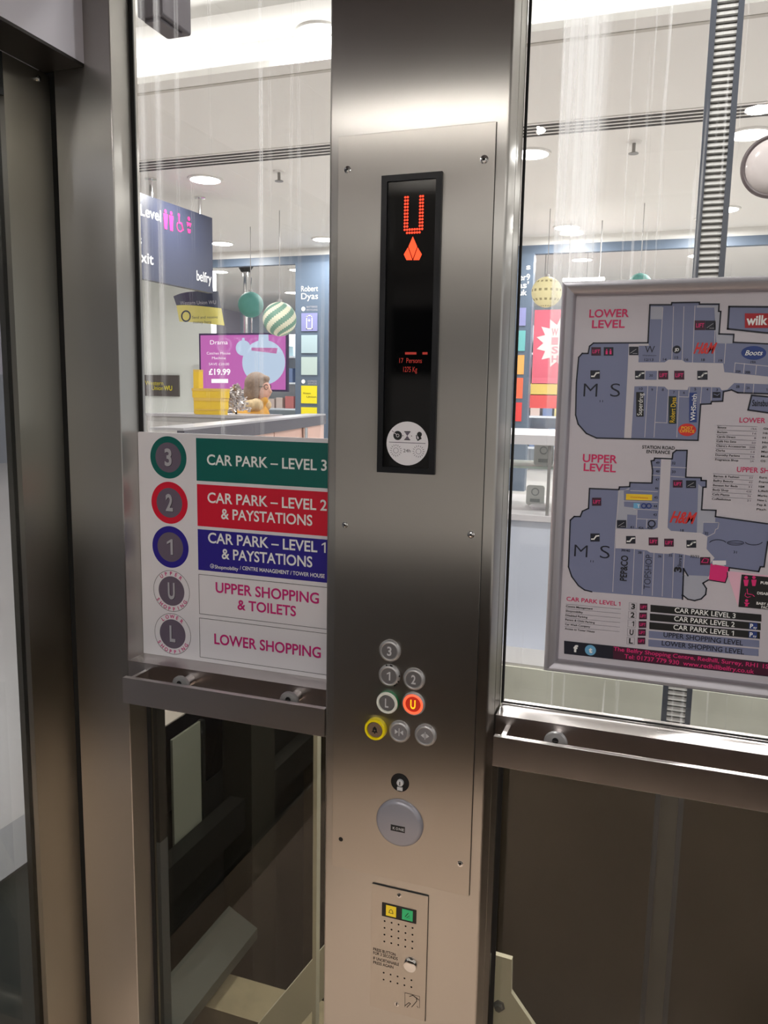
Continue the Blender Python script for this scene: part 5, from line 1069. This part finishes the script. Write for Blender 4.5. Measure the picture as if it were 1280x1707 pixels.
# glass kiosk standing at the slab edge
Yk2 = 2.05; zk0 = at(880, 858, Yk2).z; zk1 = at(880, 741, Yk2).z; zk2 = at(880, 725, Yk2).z; kx0, kx1 = -.80, 1.3
t = Thing('display_kiosk', 'white based glass display kiosk standing left of the map frame', 'display case', ((kx0+kx1)/2, Yk2, FZ))
KW = mat('kiosk_white', rgb(226, 232, 248), .4); t.part('base_panel', MB().box(kx0, kx1, Yk2, Yk2+.7, FZ, zk0-.025, KW)); t.part('base_rail', MB().box(kx0, kx1, Yk2-.012, Yk2+.7, zk0-.0248, zk0, PWHITE)); t.part('top_rail', MB().box(kx0, kx1, Yk2-.012, Yk2+.7, zk1, zk2, PWHITE)); 
xg = at(912, 800, Yk2).x; b = MB(); b.box(kx0, xg-.001, Yk2, Yk2+.008, zk0, zk1-.0002, GLASS); b.box(xg+.012, kx1, Yk2, Yk2+.008, zk0, zk1-.0002, GLASS); t.part('display_glass', b); t.part('glass_post', MB().box(xg-.0005, xg+.0115, Yk2-.002, Yk2+.012, zk0, zk1-.0002, SATIN))
for xx in (kx0, kx1-.02): t.part('corner_post', MB().box(xx, xx+.02, Yk2+.66, Yk2+.69, zk0, zk1-.0002, SATIN))
GC = mat('card_grey', rgb(206, 208, 206), .5); GD = mat('card_print', rgb(140, 146, 146), .5)
shk = MB(); shk.box(kx0+.03, kx1-.03, Yk2+.25, Yk2+.6, zk0+.17, zk0+.18, mat('kiosk_shelf', rgb(190, 206, 196), .4)); t.part('kiosk_shelf', shk)
for (px, py, w_, h_, lab) in ((905, 778, .085, .10, 'pale price card on the kiosk shelf nearer the map frame'), (893, 800, .08, .09, 'pale price card low in the kiosk beside the mullion')):
    p = at(px, py, Yk2+.3); zc = zk0+.1815 if py < 790 else zk0+.0012
    tt = Thing('price_card', lab, 'card', (p.x, Yk2+.3, zc)); tt.part('card', MB().rboxz(p.x-w_/2, p.x+w_/2, Yk2+.3, Yk2+.31, zc, zc+h_, .012, GC)); b = MB(); b.disc(Yk2+.298, p.x, zc+h_*.68, .018, GD, 20, .013); b.rect(Yk2+.298, p.x-.022, p.x+.022, zc+.015, zc+.03, GD); tt.part('card_print', b)
p = at(896, 850, Yk2+.15); solo('round_dish', MB().lathe((p.x, Yk2+.2, zk0+.0003), [(.035, 0), (.045, .012), (.035, .02), (.002, .021)], PWHITE, 28, (0, 0, 1)), 'small white round dish on the kiosk base', 'dish')

# ================================================================== BEHIND THE CAMERA (seen only as reflections)
YR = .248-7.0
p, q = at(334, 588, 7.0), at(478, 586, 7.0)
t = Thing('shop_fascia', 'shop fascia across the mall behind the lift, white letters on dark', 'sign', ((p.x+q.x)/2, YR, p.z-.1)); t.part('fascia_panel', MB().box(-6, 2, YR-.1, YR-.02, p.z-.25, p.z+.45, mat('fascia_dark', rgb(20, 20, 24), .6)))
b = MB(); LW = mat('lit_letter', (1, 1, 1, 1), .5, 0, 7, (1, 1, 1, 1)); b.text('BURTON', ((p.x+q.x)/2, YR, p.z), (-1, 0, 0), (0, 0, 1), q.x-p.x, abs(at(334, 563, 7.0).z-p.z), LW, .0, True, .0); t.part('fascia_letters', b)
struct('wall_rear', MB().box(-12, 9, -10.2, -10, FZ, CZ, mat('mall_rear_wall', rgb(226, 222, 218), .6)))
b = MB(); b.box(-8.99, -8.9, 1.0, 6.0, 2.35, 3.05, mat('fascia_pink', rgb(206, 110, 170), .5, 0, .2, rgb(206, 110, 170))); solo('shop_fascia', b, 'pink shop fascia on the far left wall beyond the lift door', 'sign')
